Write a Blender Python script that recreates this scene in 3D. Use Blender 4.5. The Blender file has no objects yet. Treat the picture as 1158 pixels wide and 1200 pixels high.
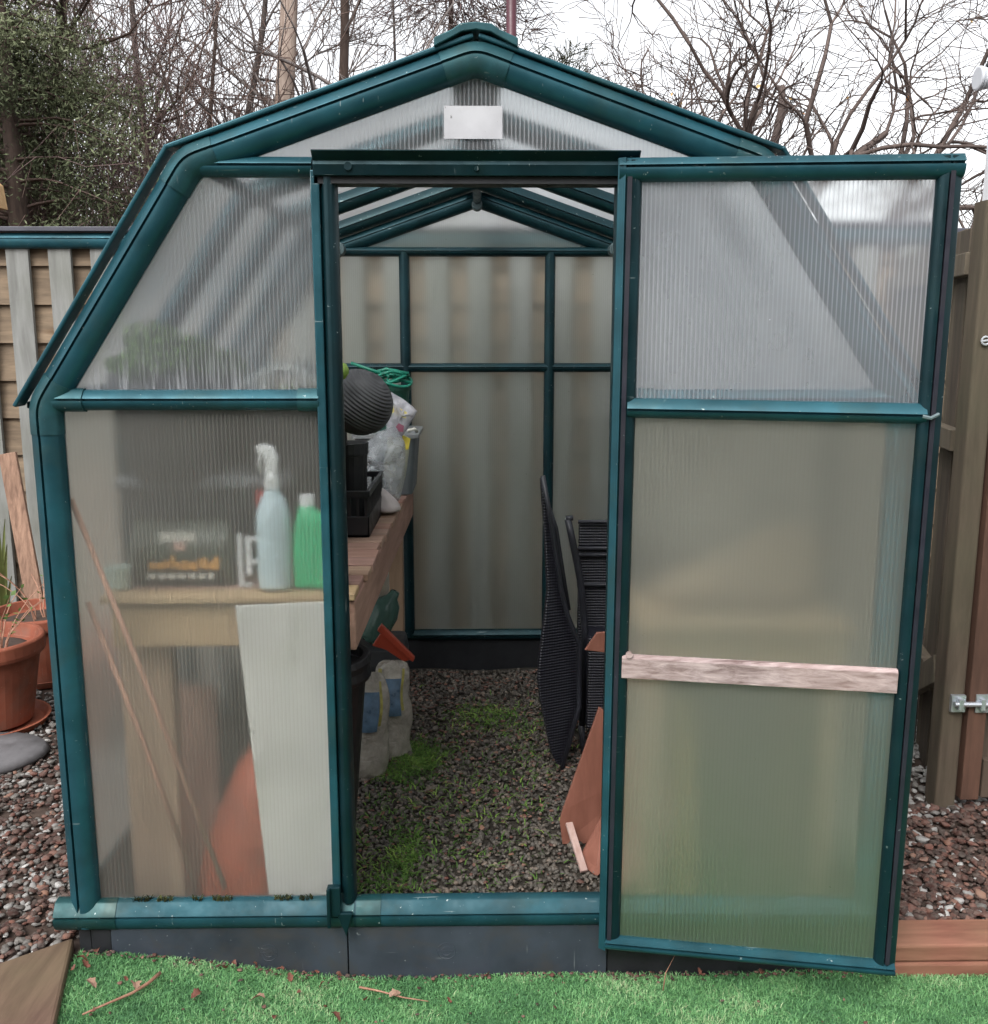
import bpy, math, random
import numpy as np
from mathutils import Vector, Matrix
R = math.radians
rnd = random.Random(7)
nrg = np.random.default_rng(11)
S = bpy.context.scene
COL = S.collection

# ------------------------------------------------------------------ camera
cd = bpy.data.cameras.new("camera"); cam = bpy.data.objects.new("camera", cd); COL.objects.link(cam)
cd.sensor_fit = 'HORIZONTAL'; cd.sensor_width = 36.0; cd.lens = 35.6; cd.clip_end = 500; cd.clip_start = 0.02
yaw, pit = 0.0161, 0.1791
fw = Vector((math.sin(yaw)*math.cos(pit), math.cos(yaw)*math.cos(pit), -math.sin(pit)))
rt = Vector((math.cos(yaw), -math.sin(yaw), 0)); up = rt.cross(fw)
M = Matrix((rt, up, -fw)).transposed().to_4x4(); M.translation = Vector((0.0025, -2.21, 1.578))
cam.matrix_world = M
S.camera = cam

# ------------------------------------------------------------------ world (overcast) and sun
W = bpy.data.worlds.new("World"); S.world = W; W.use_nodes = True
nt = W.node_tree; bg = nt.nodes["Background"]
sky = nt.nodes.new("ShaderNodeTexSky"); sky.sky_type = 'NISHITA'; sky.sun_disc = False
sky.sun_elevation = R(48); sky.sun_rotation = R(205); sky.air_density = 1.0; sky.dust_density = 3.0; sky.ozone_density = 1.0
hsv = nt.nodes.new("ShaderNodeHueSaturation"); hsv.inputs['Saturation'].default_value = 0.12
nt.links.new(sky.outputs[0], hsv.inputs['Color']); nt.links.new(hsv.outputs[0], bg.inputs[0])
bg.inputs[1].default_value = 0.11
sl = bpy.data.lights.new("sun", 'SUN'); sl.energy = 0.5; sl.angle = R(30); sl.color = (1, .98, .95)
so = bpy.data.objects.new("sun", sl); COL.objects.link(so)
# sky sun_rotation 205 deg: sun behind-left of the camera
az = R(205); el = R(48)
sd = Vector((math.sin(az)*math.cos(el), math.cos(az)*math.cos(el), math.sin(el)))
so.rotation_euler = sd.to_track_quat('Z', 'Y').to_euler()
S.view_settings.view_transform = 'Standard'; S.view_settings.look = 'None'
S.view_settings.exposure = 1.58; S.view_settings.gamma = 1
S.render.engine = 'CYCLES'
S.cycles.max_bounces = 14; S.cycles.transmission_bounces = 12; S.cycles.transparent_max_bounces = 16
S.cycles.diffuse_bounces = 4; S.cycles.glossy_bounces = 3
S.cycles.sample_clamp_indirect = 6

# ------------------------------------------------------------------ material helpers
def newmat(name):
    m = bpy.data.materials.new(name); m.use_nodes = True
    return m, m.node_tree, m.node_tree.nodes["Principled BSDF"]
def N(nt, t, **k):
    n = nt.nodes.new(t)
    for a, b in k.items():
        if a in n.inputs: n.inputs[a].default_value = b
        else: setattr(n, a, b)
    return n
def ramp(nt, fac, stops):
    r = nt.nodes.new("ShaderNodeValToRGB"); e = r.color_ramp.elements
    while len(e) < len(stops): e.new(0.5)
    for i, (p, c) in enumerate(stops):
        e[i].position = p; e[i].color = (c[0], c[1], c[2], 1)
    nt.links.new(fac, r.inputs[0]); return r.outputs[0]
def coords(nt, scale=(1, 1, 1), rot=(0, 0, 0)):
    tc = nt.nodes.new("ShaderNodeTexCoord"); mp = nt.nodes.new("ShaderNodeMapping")
    mp.inputs['Scale'].default_value = scale; mp.inputs['Rotation'].default_value = rot
    nt.links.new(tc.outputs['Object'], mp.inputs[0]); return mp.outputs[0]
def noise(nt, vec, scale, detail=4, rough=.55, dist=0):
    n = N(nt, "ShaderNodeTexNoise"); n.inputs['Scale'].default_value = scale; n.inputs['Detail'].default_value = detail
    n.inputs['Roughness'].default_value = rough; n.inputs['Distortion'].default_value = dist
    nt.links.new(vec, n.inputs['Vector']); return n.outputs['Fac']
def bump(nt, h, p, strength=.3, dist=.005):
    b = nt.nodes.new("ShaderNodeBump"); b.inputs['Strength'].default_value = strength; b.inputs['Distance'].default_value = dist
    nt.links.new(h, b.inputs['Height']); nt.links.new(b.outputs[0], p.inputs['Normal'])
def mixc(nt, fac, a, b):
    m = nt.nodes.new("ShaderNodeMix"); m.data_type = 'RGBA'
    for s, v in ((6, a), (7, b)):
        if isinstance(v, tuple): m.inputs[s].default_value = (*v, 1)
        else: nt.links.new(v, m.inputs[s])
    if isinstance(fac, float): m.inputs[0].default_value = fac
    else: nt.links.new(fac, m.inputs[0])
    return m.outputs[2]
def c_mul(c, k): return tuple(min(1, x*k) for x in c)

def plastic(name, c, rough=.45, var=.25, speck=None, scale=9, spec=.5, speck_amt=.70, bumpy=0, grime=None, metal=0.):
    m, t, p = newmat(name); v = coords(t)
    f = noise(t, v, scale, 5)
    col = ramp(t, f, [(.3, c_mul(c, 1-var)), (.7, c_mul(c, 1+var))])
    if speck:
        g = noise(t, v, 85, 3, .6); s = ramp(t, g, [(speck_amt, (0, 0, 0)), (speck_amt+.03, (1, 1, 1))])
        col = mixc(t, s, col, speck)
    if grime:
        g2 = noise(t, v, 5.5, 6, .7, .6); col = mixc(t, ramp(t, g2, [(.50, (0, 0, 0)), (.68, (.55,)*3)]), col, grime)
        for sc_ in ((1, 1, .05), (.06, 1, 1)):
            g3 = noise(t, coords(t, sc_), 120, 2, .5); g4 = noise(t, v, 9, 2)
            k1 = ramp(t, g3, [(.70, (0,)*3), (.74, (.5,)*3)]); k2 = ramp(t, g4, [(.52, (0,)*3), (.60, (1,)*3)])
            mm = N(t, "ShaderNodeMath", operation='MULTIPLY'); t.links.new(k1, mm.inputs[0]); t.links.new(k2, mm.inputs[1]); col = mixc(t, mm.outputs[0], col, speck)
    t.links.new(col, p.inputs['Base Color'])
    r = ramp(t, noise(t, v, 22, 3), [(.3, (rough*.8,)*3), (.7, (min(1, rough*1.25),)*3)])
    t.links.new(r, p.inputs['Roughness']); p.inputs['Specular IOR Level'].default_value = spec; p.inputs['Metallic'].default_value = metal
    if bumpy: bump(t, noise(t, v, 60, 4), p, bumpy, .003)
    return m
def wood(name, a, b, axis='x', rough=.75, grain=14, knots=None, bmp=.35, stain=None):
    m, t, p = newmat(name)
    sc = {'x': (.12, 1, 1), 'y': (1, .12, 1), 'z': (1, 1, .12)}[axis]
    v = coords(t, sc); f = noise(t, v, grain*3, 6, .65, .4)
    g = noise(t, coords(t), 2.6, 4)
    col = ramp(t, f, [(.28, a), (.5, tuple((x+y)/2 for x, y in zip(a, b))), (.72, b)])
    col = mixc(t, ramp(t, g, [(.4, (0, 0, 0)), (.75, (.55,)*3)]), col, stain or c_mul(a, .7))
    if knots:
        vo = N(t, "ShaderNodeTexVoronoi"); vo.inputs['Scale'].default_value = 4.2; t.links.new(coords(t, sc), vo.inputs['Vector'])
        col = mixc(t, ramp(t, vo.outputs['Distance'], [(.04, (1, 1, 1)), (.10, (0, 0, 0))]), col, knots)
    t.links.new(col, p.inputs['Base Color']); p.inputs['Roughness'].default_value = rough
    bump(t, f, p, bmp, .004); return m
def tinted(name, stops, rough=.8, spec=.3, sub=0):
    """colour picked by the per-item 'tint' attribute"""
    m, t, p = newmat(name)
    a = N(t, "ShaderNodeAttribute", attribute_name='tint')
    col = ramp(t, a.outputs['Fac'], stops)
    f = noise(t, coords(t), 60, 4)
    col = mixc(t, ramp(t, f, [(.35, (0, 0, 0)), (.7, (.35,)*3)]), col, (.25, .23, .2))if sub == 0 else col
    t.links.new(col, p.inputs['Base Color']); p.inputs['Roughness'].default_value = rough
    p.inputs['Specular IOR Level'].default_value = spec
    return m

def pane(name, axis='x', milk=.25, rough=.16, tint=(.80, .81, .84), green_low=0., z0=.2, z1=1.4, flute=.5, wet=.3, drips=None, trans=.96, ior=1.12, bmp=.18):
    m, t, p = newmat(name); t.nodes.remove(p)
    out = t.nodes["Material Output"]
    v = coords(t); sep = N(t, "ShaderNodeSeparateXYZ"); t.links.new(v, sep.inputs[0])
    mt = N(t, "ShaderNodeMath", operation='MULTIPLY'); mt.inputs[1].default_value = 2*math.pi/.0092
    t.links.new(sep.outputs[{'x': 0, 'y': 1}[axis]], mt.inputs[0])
    sn = N(t, "ShaderNodeMath", operation='SINE'); t.links.new(mt.outputs[0], sn.inputs[0])
    s01 = N(t, "ShaderNodeMapRange"); t.links.new(sn.outputs[0], s01.inputs[0]); s01.inputs[1].default_value = -1
    # rib lines come and go over the sheet
    patch = ramp(t, noise(t, coords(t, (1, 1, .6)), 2.3, 3), [(.36, (.25,)*3), (.62, (1,)*3)])
    rib = ramp(t, s01.outputs[0], [(.62, (0,)*3), (.96, (1,)*3)])
    ribm = N(t, "ShaderNodeMath", operation='MULTIPLY'); t.links.new(rib, ribm.inputs[0]); t.links.new(patch, ribm.inputs[1])
    dirt = ramp(t, noise(t, coords(t, (1, 1, .5)), 3.1, 5, .6), [(.3, (0,)*3), (.75, (1,)*3)])
    def madd(a, k, b):
        n = N(t, "ShaderNodeMath", operation='MULTIPLY_ADD'); t.links.new(a, n.inputs[0]); n.inputs[1].default_value = k
        if isinstance(b, (int, float)): n.inputs[2].default_value = b
        else: t.links.new(b, n.inputs[2])
        n.use_clamp = True
        return n.outputs[0]
    fac = madd(ribm.outputs[0], flute*.45, madd(dirt, wet*.5, milk))
    if drips:
        zz = N(t, "ShaderNodeMapRange"); zz.inputs[1].default_value = drips[1]; zz.inputs[2].default_value = drips[0]
        t.links.new(sep.outputs[2], zz.inputs[0])
        dr = ramp(t, noise(t, coords(t, (1, 1, .06)), 130, 3, .7), [(.50, (0,)*3), (.62, (1,)*3)])
        dm = N(t, "ShaderNodeMath", operation='MULTIPLY'); t.links.new(dr, dm.inputs[0]); t.links.new(zz.outputs[0], dm.inputs[1])
        fac = madd(dm.outputs[0], .30, fac)
    specks = ramp(t, noise(t, v, 70, 2), [(.77, (0,)*3), (.79, (1,)*3)])
    fac = madd(specks, .6, fac)
    col = tint
    if green_low:  # green tint, growing towards the bottom of the sheet
        zr = N(t, "ShaderNodeMapRange"); zr.inputs[1].default_value = z1; zr.inputs[2].default_value = z0; t.links.new(sep.outputs[2], zr.inputs[0])
        am = N(t, "ShaderNodeMath", operation='MULTIPLY'); t.links.new(zr.outputs[0], am.inputs[0])
        t.links.new(ramp(t, noise(t, coords(t, (1, 1, .4)), 4, 4), [(.2, (.55*green_low,)*3), (.8, (green_low,)*3)]), am.inputs[1])
        col = mixc(t, am.outputs[0], tint, (.13, .30, .13))
        fac = madd(am.outputs[0], .25, fac)
    nb = ramp(t, s01.outputs[0], [(0, (0,)*3), (1, (1,)*3)])
    bp = t.nodes.new("ShaderNodeBump"); bp.inputs['Strength'].default_value = bmp; bp.inputs['Distance'].default_value = .0012
    t.links.new(nb, bp.inputs['Height'])
    # a thin sheet: light leaving through the far face behaves like light coming in (no trapped rays)
    geo = N(t, "ShaderNodeNewGeometry")
    def thin_ior(v):
        m_ = N(t, "ShaderNodeMapRange"); m_.inputs[3].default_value = v; m_.inputs[4].default_value = 1/v; t.links.new(geo.outputs['Backfacing'], m_.inputs[0]); return m_.outputs[0]
    rf = N(t, "ShaderNodeBsdfRefraction"); t.links.new(thin_ior(ior), rf.inputs['IOR']); rf.inputs['Roughness'].default_value = rough*2.6
    rf.inputs['Color'].default_value = (trans*.985, trans, trans, 1); t.links.new(bp.outputs[0], rf.inputs['Normal'])
    tl = N(t, "ShaderNodeBsdfTranslucent"); df = N(t, "ShaderNodeBsdfDiffuse"); mx = N(t, "ShaderNodeMixShader"); mx.inputs[0].default_value = .45
    for n_ in (tl, df):
        if isinstance(col, tuple): n_.inputs['Color'].default_value = (*col, 1)
        else: t.links.new(col, n_.inputs['Color'])
    t.links.new(tl.outputs[0], mx.inputs[1]); t.links.new(df.outputs[0], mx.inputs[2])
    m1 = N(t, "ShaderNodeMixShader"); t.links.new(fac, m1.inputs[0]); t.links.new(rf.outputs[0], m1.inputs[1]); t.links.new(mx.outputs[0], m1.inputs[2])
    gl = N(t, "ShaderNodeBsdfGlossy"); gl.inputs['Roughness'].default_value = .22; gl.inputs['Color'].default_value = (1, 1, 1, 1)
    t.links.new(bp.outputs[0], gl.inputs['Normal'])
    fr = N(t, "ShaderNodeFresnel"); t.links.new(thin_ior(1.28), fr.inputs['IOR'])
    m2 = N(t, "ShaderNodeMixShader"); t.links.new(fr.outputs[0], m2.inputs[0]); t.links.new(m1.outputs[0], m2.inputs[1]); t.links.new(gl.outputs[0], m2.inputs[2])
    t.links.new(m2.outputs[0], out.inputs[0]); return m
def clear(name, c=(.97, .98, .98)):
    m, t, p = newmat(name); t.nodes.remove(p)
    b = N(t, "ShaderNodeBsdfTransparent"); b.inputs[0].default_value = (*c, 1)
    t.links.new(b.outputs[0], t.nodes["Material Output"].inputs[0]); return m
def film(name, c, a=.5, rough=.25):
    """clear soft plastic: part see-through, part coloured and shiny"""
    m, t, p = newmat(name); v = coords(t)
    t.links.new(ramp(t, noise(t, v, 16, 4, .6, 1.), [(.3, c_mul(c, .7)), (.7, c_mul(c, 1.25))]), p.inputs['Base Color'])
    p.inputs['Roughness'].default_value = rough
    t.links.new(ramp(t, noise(t, v, 11, 4, .6, 1.2), [(.35, (a*.75,)*3), (.7, (min(1, a*1.3),)*3)]), p.inputs['Alpha'])
    bump(t, noise(t, v, 24, 4, .6, 1.5), p, .8, .01)
    return m

# ------------------------------------------------------------------ mesh helpers
class MB:
    def __init__(s): s.v = []; s.f = []; s.m = []
    def add(s, v, f, mi=0):
        o = len(s.v); s.v += [tuple(x) for x in v]; s.f += [tuple(i+o for i in q) for q in f]; s.m += [mi]*len(f); return s
    def box(s, x0, x1, y0, y1, z0, z1, mi=0):
        v = [(x, y, z) for z in (z0, z1) for y in (y0, y1) for x in (x0, x1)]
        return s.add(v, [(0, 2, 3, 1), (4, 5, 7, 6), (0, 1, 5, 4), (2, 6, 7, 3), (0, 4, 6, 2), (1, 3, 7, 5)], mi)
    def beam(s, p0, p1, w, h, upv=(0, 0, 1), mi=0):
        p0, p1 = Vector(p0), Vector(p1); d = (p1-p0).normalized(); u = Vector(upv)
        a = d.cross(u).normalized(); b = a.cross(d).normalized(); v = []
        for p in (p0, p1):
            for i, j in ((-1, -1), (1, -1), (1, 1), (-1, 1)): v.append(p+a*i*w/2+b*j*h/2)
        return s.add(v, [(0, 3, 2, 1), (4, 5, 6, 7), (0, 1, 5, 4), (1, 2, 6, 5), (2, 3, 7, 6), (3, 0, 4, 7)], mi)
    def prism(s, pts, vec, mi=0):
        n = len(pts); vec = Vector(vec); a = [Vector(p) for p in pts]; v = a+[p+vec for p in a]
        return s.add(v, [tuple(range(n-1, -1, -1)), tuple(range(n, 2*n))]+[(i, (i+1) % n, n+(i+1) % n, n+i) for i in range(n)], mi)
    def rings(s, rings, closed=True, mi=0, cap=True):
        n = len(rings[0]); v = [p for r in rings for p in r]; f = []
        for k in range(len(rings)-1):
            for i in range(n if closed else n-1):
                j = (i+1) % n; f.append((k*n+i, k*n+j, (k+1)*n+j, (k+1)*n+i))
        if cap and closed: f.append(tuple(range(n-1, -1, -1))); f.append(tuple(range((len(rings)-1)*n, len(rings)*n)))
        return s.add(v, f, mi)
    def tube(s, pts, r, n=8, mi=0):
        pts = [Vector(p) for p in pts]; rs = r if isinstance(r, (list, tuple)) else [r]*len(pts); rg = []
        ref = Vector((.31, .2, .93)).normalized()
        for i, p in enumerate(pts):
            d = (pts[min(i+1, len(pts)-1)]-pts[max(i-1, 0)]).normalized()
            a = d.cross(ref)
            if a.length < .05: a = d.cross(Vector((1, 0, 0)))
            a.normalize(); b = d.cross(a)
            rg.append([p+(a*math.cos(2*math.pi*k/n)+b*math.sin(2*math.pi*k/n))*rs[i] for k in range(n)])
        return s.rings(rg, mi=mi)
    def lathe(s, prof, n=24, loc=(0, 0, 0), mat=None, mi=0, wob=0):
        L = Vector(loc); rg = []
        for r, z in prof:
            ring = []
            for k in range(n):
                a = 2*math.pi*k/n; q = r*(1+wob*math.sin(3*a+z*9))
                p = Vector((q*math.cos(a), q*math.sin(a), z))
                if mat: p = mat @ p
                ring.append(p+L)
            rg.append(ring)
        return s.rings(rg, mi=mi)
    def build(s, name, mats, parent=None, smooth=False, bevel=0, seg=2, subsurf=0, origin=None):
        me = bpy.data.meshes.new(name)
        off = Vector((0, 0, 0))
        q = parent
        while q is not None: off += q.location; q = q.parent
        o0 = Vector(origin) if origin is not None else Vector((0, 0, 0))
        sh = off+o0 if parent is None else off
        v = [tuple(Vector(p)-sh) for p in s.v]
        me.from_pydata(v, [], s.f)
        mats = mats if isinstance(mats, (list, tuple)) else [mats]
        for m in mats: me.materials.append(m)
        me.polygons.foreach_set('material_index', s.m)
        import bmesh
        bm = bmesh.new(); bm.from_mesh(me); bmesh.ops.recalc_face_normals(bm, faces=bm.faces); bm.to_mesh(me); bm.free()
        if smooth: me.shade_smooth() if hasattr(me, 'shade_smooth') else None
        if smooth:
            me.polygons.foreach_set('use_smooth', [True]*len(me.polygons))
        ob = bpy.data.objects.new(name, me); COL.objects.link(ob)
        if parent is not None: ob.parent = parent
        elif origin is not None: ob.location = o0
        if bevel:
            b = ob.modifiers.new('bevel', 'BEVEL'); b.width = bevel; b.segments = seg; b.limit_method = 'ANGLE'; b.angle_limit = R(40)
        if subsurf:
            b = ob.modifiers.new('sub', 'SUBSURF'); b.levels = subsurf; b.render_levels = subsurf
        return ob
def tag(o, label=None, cat=None, group=None, kind=None):
    if label: o['label'] = label
    if cat: o['category'] = cat
    if group: o['group'] = group
    if kind: o['kind'] = kind
    return o
def thing(name, label, cat, loc, group=None):
    o = bpy.data.objects.new(name, None); COL.objects.link(o); o.location = loc; o.empty_display_size = .05
    return tag(o, label, cat, group)
def raw(name, V, F, mat, tint=None, smooth=False):
    """fast numpy mesh: V (n,3), F (m,k) same sized faces"""
    me = bpy.data.meshes.new(name); n, (m_, k) = len(V), F.shape
    me.vertices.add(n); me.vertices.foreach_set('co', V.astype(np.float32).ravel())
    me.loops.add(m_*k); me.loops.foreach_set('vertex_index', F.astype(np.int32).ravel())
    me.polygons.add(m_); me.polygons.foreach_set('loop_start', np.arange(0, m_*k, k, dtype=np.int32))
    if smooth: me.polygons.foreach_set('use_smooth', np.ones(m_, dtype=bool))
    me.update(calc_edges=True)
    if tint is not None:
        a = me.attributes.new('tint', 'FLOAT', 'POINT'); a.data.foreach_set('value', tint.astype(np.float32))
    me.materials.append(mat); ob = bpy.data.objects.new(name, me); COL.objects.link(ob); return ob

# ------------------------------------------------------------------ materials
SCR = (.35, .42, .42)
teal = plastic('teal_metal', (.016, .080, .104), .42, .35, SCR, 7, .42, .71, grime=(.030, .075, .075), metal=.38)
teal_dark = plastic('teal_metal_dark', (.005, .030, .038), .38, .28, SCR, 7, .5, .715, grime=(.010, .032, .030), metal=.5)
teal_joint = plastic('teal_connector', (.022, .085, .100), .45, .25, SCR, 20, .45, .70, grime=(.045, .085, .075), metal=.4)
teal_sl = plastic('sill_sleeve_green', (.010, .055, .058), .42, .3, SCR, 20, .4, .70, grime=(.03, .05, .035), metal=.3)
teal_sill = plastic('sill_metal', (.012, .062, .080), .5, .4, SCR, 7, .32, .71, grime=(.020, .045, .040), metal=.22)
rubber = plastic('dark_seal', (.016, .016, .026), .5, .3, (.16, .2, .2), 12, .5, .72)
slate = plastic('slate_plastic', (.036, .044, .058), .5, .35, (.16, .18, .19), 6, .4, .70, grime=(.06, .05, .04))
black = plastic('black_plastic', (.008, .008, .010), .42, .3, None, 12)
blackbase = plastic('black_base', (.012, .013, .016), .6, .3, None, 9)
white_lab = plastic('white_label', (.50, .50, .52), .5, .12, (.2, .2, .2), 14, .5, .70)
pv_front = pane('polycarbonate', 'x', .15, .16, tint=(.56, .54, .49), wet=.20, flute=.40, trans=.92, ior=1.15, bmp=.08)
pv_fl_up = pane('polycarbonate_wet', 'x', .12, .15, tint=(.72, .73, .76), wet=.25, flute=.55, drips=(1.46, 1.56), bmp=.08)
pv_gable = pane('polycarbonate_gable', 'x', .10, .14, flute=.8, wet=.2, trans=1.0)
pv_right_up = pane('polycarbonate_misted', 'x', .52, .2, tint=(.64, .65, .68), flute=.25, wet=.25, ior=1.2)
pv_right_lo = pane('polycarbonate_right', 'x', .16, .24, tint=(.56, .52, .42), flute=.2, wet=.25, ior=1.2, trans=.95)
pv_back = pane('polycarbonate_back', 'x', .30, .24, tint=(.38, .40, .36), flute=.25, wet=.32, trans=.86)
pv_side = pane('polycarbonate_side', 'y', .14, .16, tint=(.55, .55, .48), flute=.4, wet=.2, trans=.82)
pv_roof = pane('polycarbonate_roof', 'y', .10, .20, flute=.3, wet=.2, trans=.88)
pv_door_up = pane('polycarbonate_door', 'x', .27, .085, tint=(.66, .67, .72), flute=.7, wet=.25, bmp=.05)
pv_door_lo = pane('polycarbonate_door_green', 'x', .22, .15, tint=(.62, .61, .54), green_low=1.0, z0=.15, z1=1.0, flute=.3, wet=.2, ior=1.14, trans=.95, bmp=.06)
clr = clear('clear_sheet')
PM = lambda m: [m, clr]

# ------------------------------------------------------------------ greenhouse
DEP = 2.18
gh = thing('greenhouse', 'small teal framed greenhouse with barn shaped roof, ribbed clear panels and its door swung open', 'greenhouse', (0, 1.09, 0))
E_, K_, R_ = (-1.0, 1.434), (-.640, 1.972), (0, 2.193)
def roundpath(pts, rad=.03, n=3):
    out = [pts[0]]
    for i in range(1, len(pts)-1):
        p, a, b = Vector(pts[i]), Vector(pts[i-1]), Vector(pts[i+1])
        u = p+(a-p).normalized()*rad; w = p+(b-p).normalized()*rad
        for k in range(n+1):
            t = k/n; out.append(tuple(u*(1-t)**2+p*2*t*(1-t)+w*t*t))
    out.append(pts[-1]); return out
def profile(w, h=.030, back=.030, groove=True, gpos=.36):
    """section of a frame member (t across, h outward): sloping outer band, groove, rounded inner band"""
    g = gpos*w
    P = [(0, 0), (w*.02, h*.28), (w*.06, h*.40), (g-.003, h*.92), (g-.001, h*.95)]
    if groove: P += [(g, h-.010), (g+.0045, h-.010), (g+.005, h*.97)]
    else: P += [(g+.005, h*.99)]
    q0 = (g+.005)/w
    for i in range(1, 11):
        t = q0+(1-q0)*i/10; u = max(0, (t-.5)/.5) if t > .5 else 0
        P.append((t*w, h*(math.sqrt(max(0, 1-u*u))*.98)))
    for i in range(9):
        t = 1-i/8; P.append((t*w, -back*.35-back*.65*math.sqrt(max(0, 1-(2*t-1)**2))))
    return P
def sweep_xz(mb, path, prof, y, inward=1, mi=0):
    """sweep profile along a path in the XZ plane at depth y (outside faces -Y)"""
    n = len(path); rg = []
    P = [Vector(p) for p in path]
    for i in range(n):
        ns = []
        if i > 0: d = (P[i]-P[i-1]).normalized(); ns.append(Vector((d.y, -d.x)))
        if i < n-1: d = (P[i+1]-P[i]).normalized(); ns.append(Vector((d.y, -d.x)))
        m = ns[0] if len(ns) == 1 else (ns[0]+ns[1])/(1+ns[0].dot(ns[1]))
        m = m*inward
        rg.append([(P[i].x+m.x*t, y-h, P[i].y+m.y*t) for t, h in prof])
    return mb.rings(rg, mi=mi)
gam = [(-1.0, .15), E_, K_, R_, (.640, 1.972), (1.0, 1.434), (1.0, .15)]
gpath = roundpath(gam, .035, 4)
big = profile(.070)
mb = MB(); sweep_xz(mb, gpath, big, 0)
front = mb.build('front_frame', teal, gh, smooth=True)
def autos(o, ang=35):
    me = o.data
    try:
        me.set_sharp_from_angle(angle=R(ang))
    except Exception: pass
autos(front)
# elbow sleeves at the corners
def seg_between(a, b, d0, d1):
    a, b = Vector(a), Vector(b); u = (b-a).normalized(); return tuple(a+u*d0), tuple(a+u*d1)
big_s = [(t*1.03-.001, h+.0022 if h > 0 else h-.002) for t, h in profile(.070, .030, .030)]
for i in range(1, 6):
    a, p, b = gam[i-1], gam[i], gam[i+1]; L_ = .075 if i != 3 else .085
    u = Vector(p)+(Vector(a)-Vector(p)).normalized()*L_; w = Vector(p)+(Vector(b)-Vector(p)).normalized()*L_
    s_ = MB(); sweep_xz(s_, roundpath([tuple(u), p, tuple(w)], .036, 4), big_s, 0)
    o = s_.build('corner_connector', teal_joint, gh, smooth=True); autos(o)
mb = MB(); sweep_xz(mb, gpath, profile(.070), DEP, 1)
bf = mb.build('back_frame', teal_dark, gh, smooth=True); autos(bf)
# bars between two points in the XZ plane (t axis centred)
def xbar(name, p0, p1, w, y, mat, h=.026, back=.026, parent=gh, gpos=.42, groove=True):
    mb = MB(); pr = [(t-w/2, hh) for t, hh in profile(w, h, back, groove, gpos)]
    sweep_xz(mb, [p0, p1], pr, y); o = mb.build(name, mat, parent, smooth=True); autos(o); return o
# sill, mid rails and top rails of the front: profile runs top->bottom for a left->right path (n = (dz,-dx))
sill = profile(.078, .034, .034, True, .40)
mb = MB(); sweep_xz(mb, [(-1.035, .214), (1.035, .214)], sill, 0); o = mb.build('sill', teal_sill, gh, smooth=True); autos(o)
for x in (-.96, -.335, -.27, .335, .96):
    mb = MB(); s2 = [(t, h+.002) for t, h in sill]; L_ = .075 if abs(x) > .9 else .03
    sweep_xz(mb, [(x-L_, .215), (x+L_, .215)], s2, 0); o = mb.build('sill_sleeve', teal_sl, gh, smooth=True); autos(o)
for sx in (-1, 1):
    a, b = sorted((sx*.94, sx*.352)); xbar('mid_rail', (a, 1.435), (b, 1.435), .046, 0, teal)
    a2, b2 = sorted((sx*.62, sx*.352)); xbar('top_rail', (a2, 1.934), (b2, 1.934), .042, 0, teal)
    # the small pointed end sleeves of the mid rail
    s_ = MB(); pr = [(t-.026, h+.003) for t, h in profile(.052, .027, .027, True, .42)]
    sweep_xz(s_, sorted([(sx*.945, 1.435), (sx*.875, 1.435)]), pr, 0); o = s_.build('rail_sleeve', teal_joint, gh, smooth=True); autos(o)
    s_ = MB(); sweep_xz(s_, sorted([(sx*.40, 1.435), (sx*.352, 1.435)]), pr, 0); o = s_.build('rail_sleeve', teal_joint, gh, smooth=True); autos(o)
# door posts
for sx in (-1, 1):
    xbar('door_post', (sx*.320, .212), (sx*.320, 1.93), .038, 0, teal_dark, .030, .034, groove=False)
mb = MB(); mb.box(-.3555, -.336, -.026, .01, .23, 1.925)
o = mb.build('post_lip', teal, gh, bevel=.003)
# post foot bracket with hook at the left jamb
mb = MB(); mb.box(-.366, -.334, -.050, -.032, .19, .268); mb.box(-.366, -.357, -.060, -.050, .165, .268)
mb.prism([(-.345, -.050, .20), (-.305, -.050, .20), (-.322, -.050, .135)], (0, .012, 0))
mb.build('foot_bracket', teal_dark, gh, bevel=.003)
# lintel with out-turned top lip
mb = MB(); y0 = -.036
prof = [(-.012, 1.912), (y0, 1.912), (y0-.004, 1.934), (y0-.002, 1.942), (-.060, 1.9585), (-.059, 1.9605), (.0, 1.964), (.02, 1.94)]
mb.rings([[(x, y, z) for y, z in prof] for x in (-.347, .347)])
mb.build('lintel', teal_dark, gh, bevel=.0015)
for x_, z_, r_ in ((-.272, 1.930, .0085), (.0, 1.926, .005)):
    mb = MB(); mb.tube([(x_, -.036, z_), (x_, -.0425, z_)], r_, 14); mb.build('bolt', teal_dark, gh)
mb = MB(); mb.box(-.347, .347, -.026, .03, 1.897, 1.911); mb.build('lintel_seal', blackbase, gh)

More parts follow.
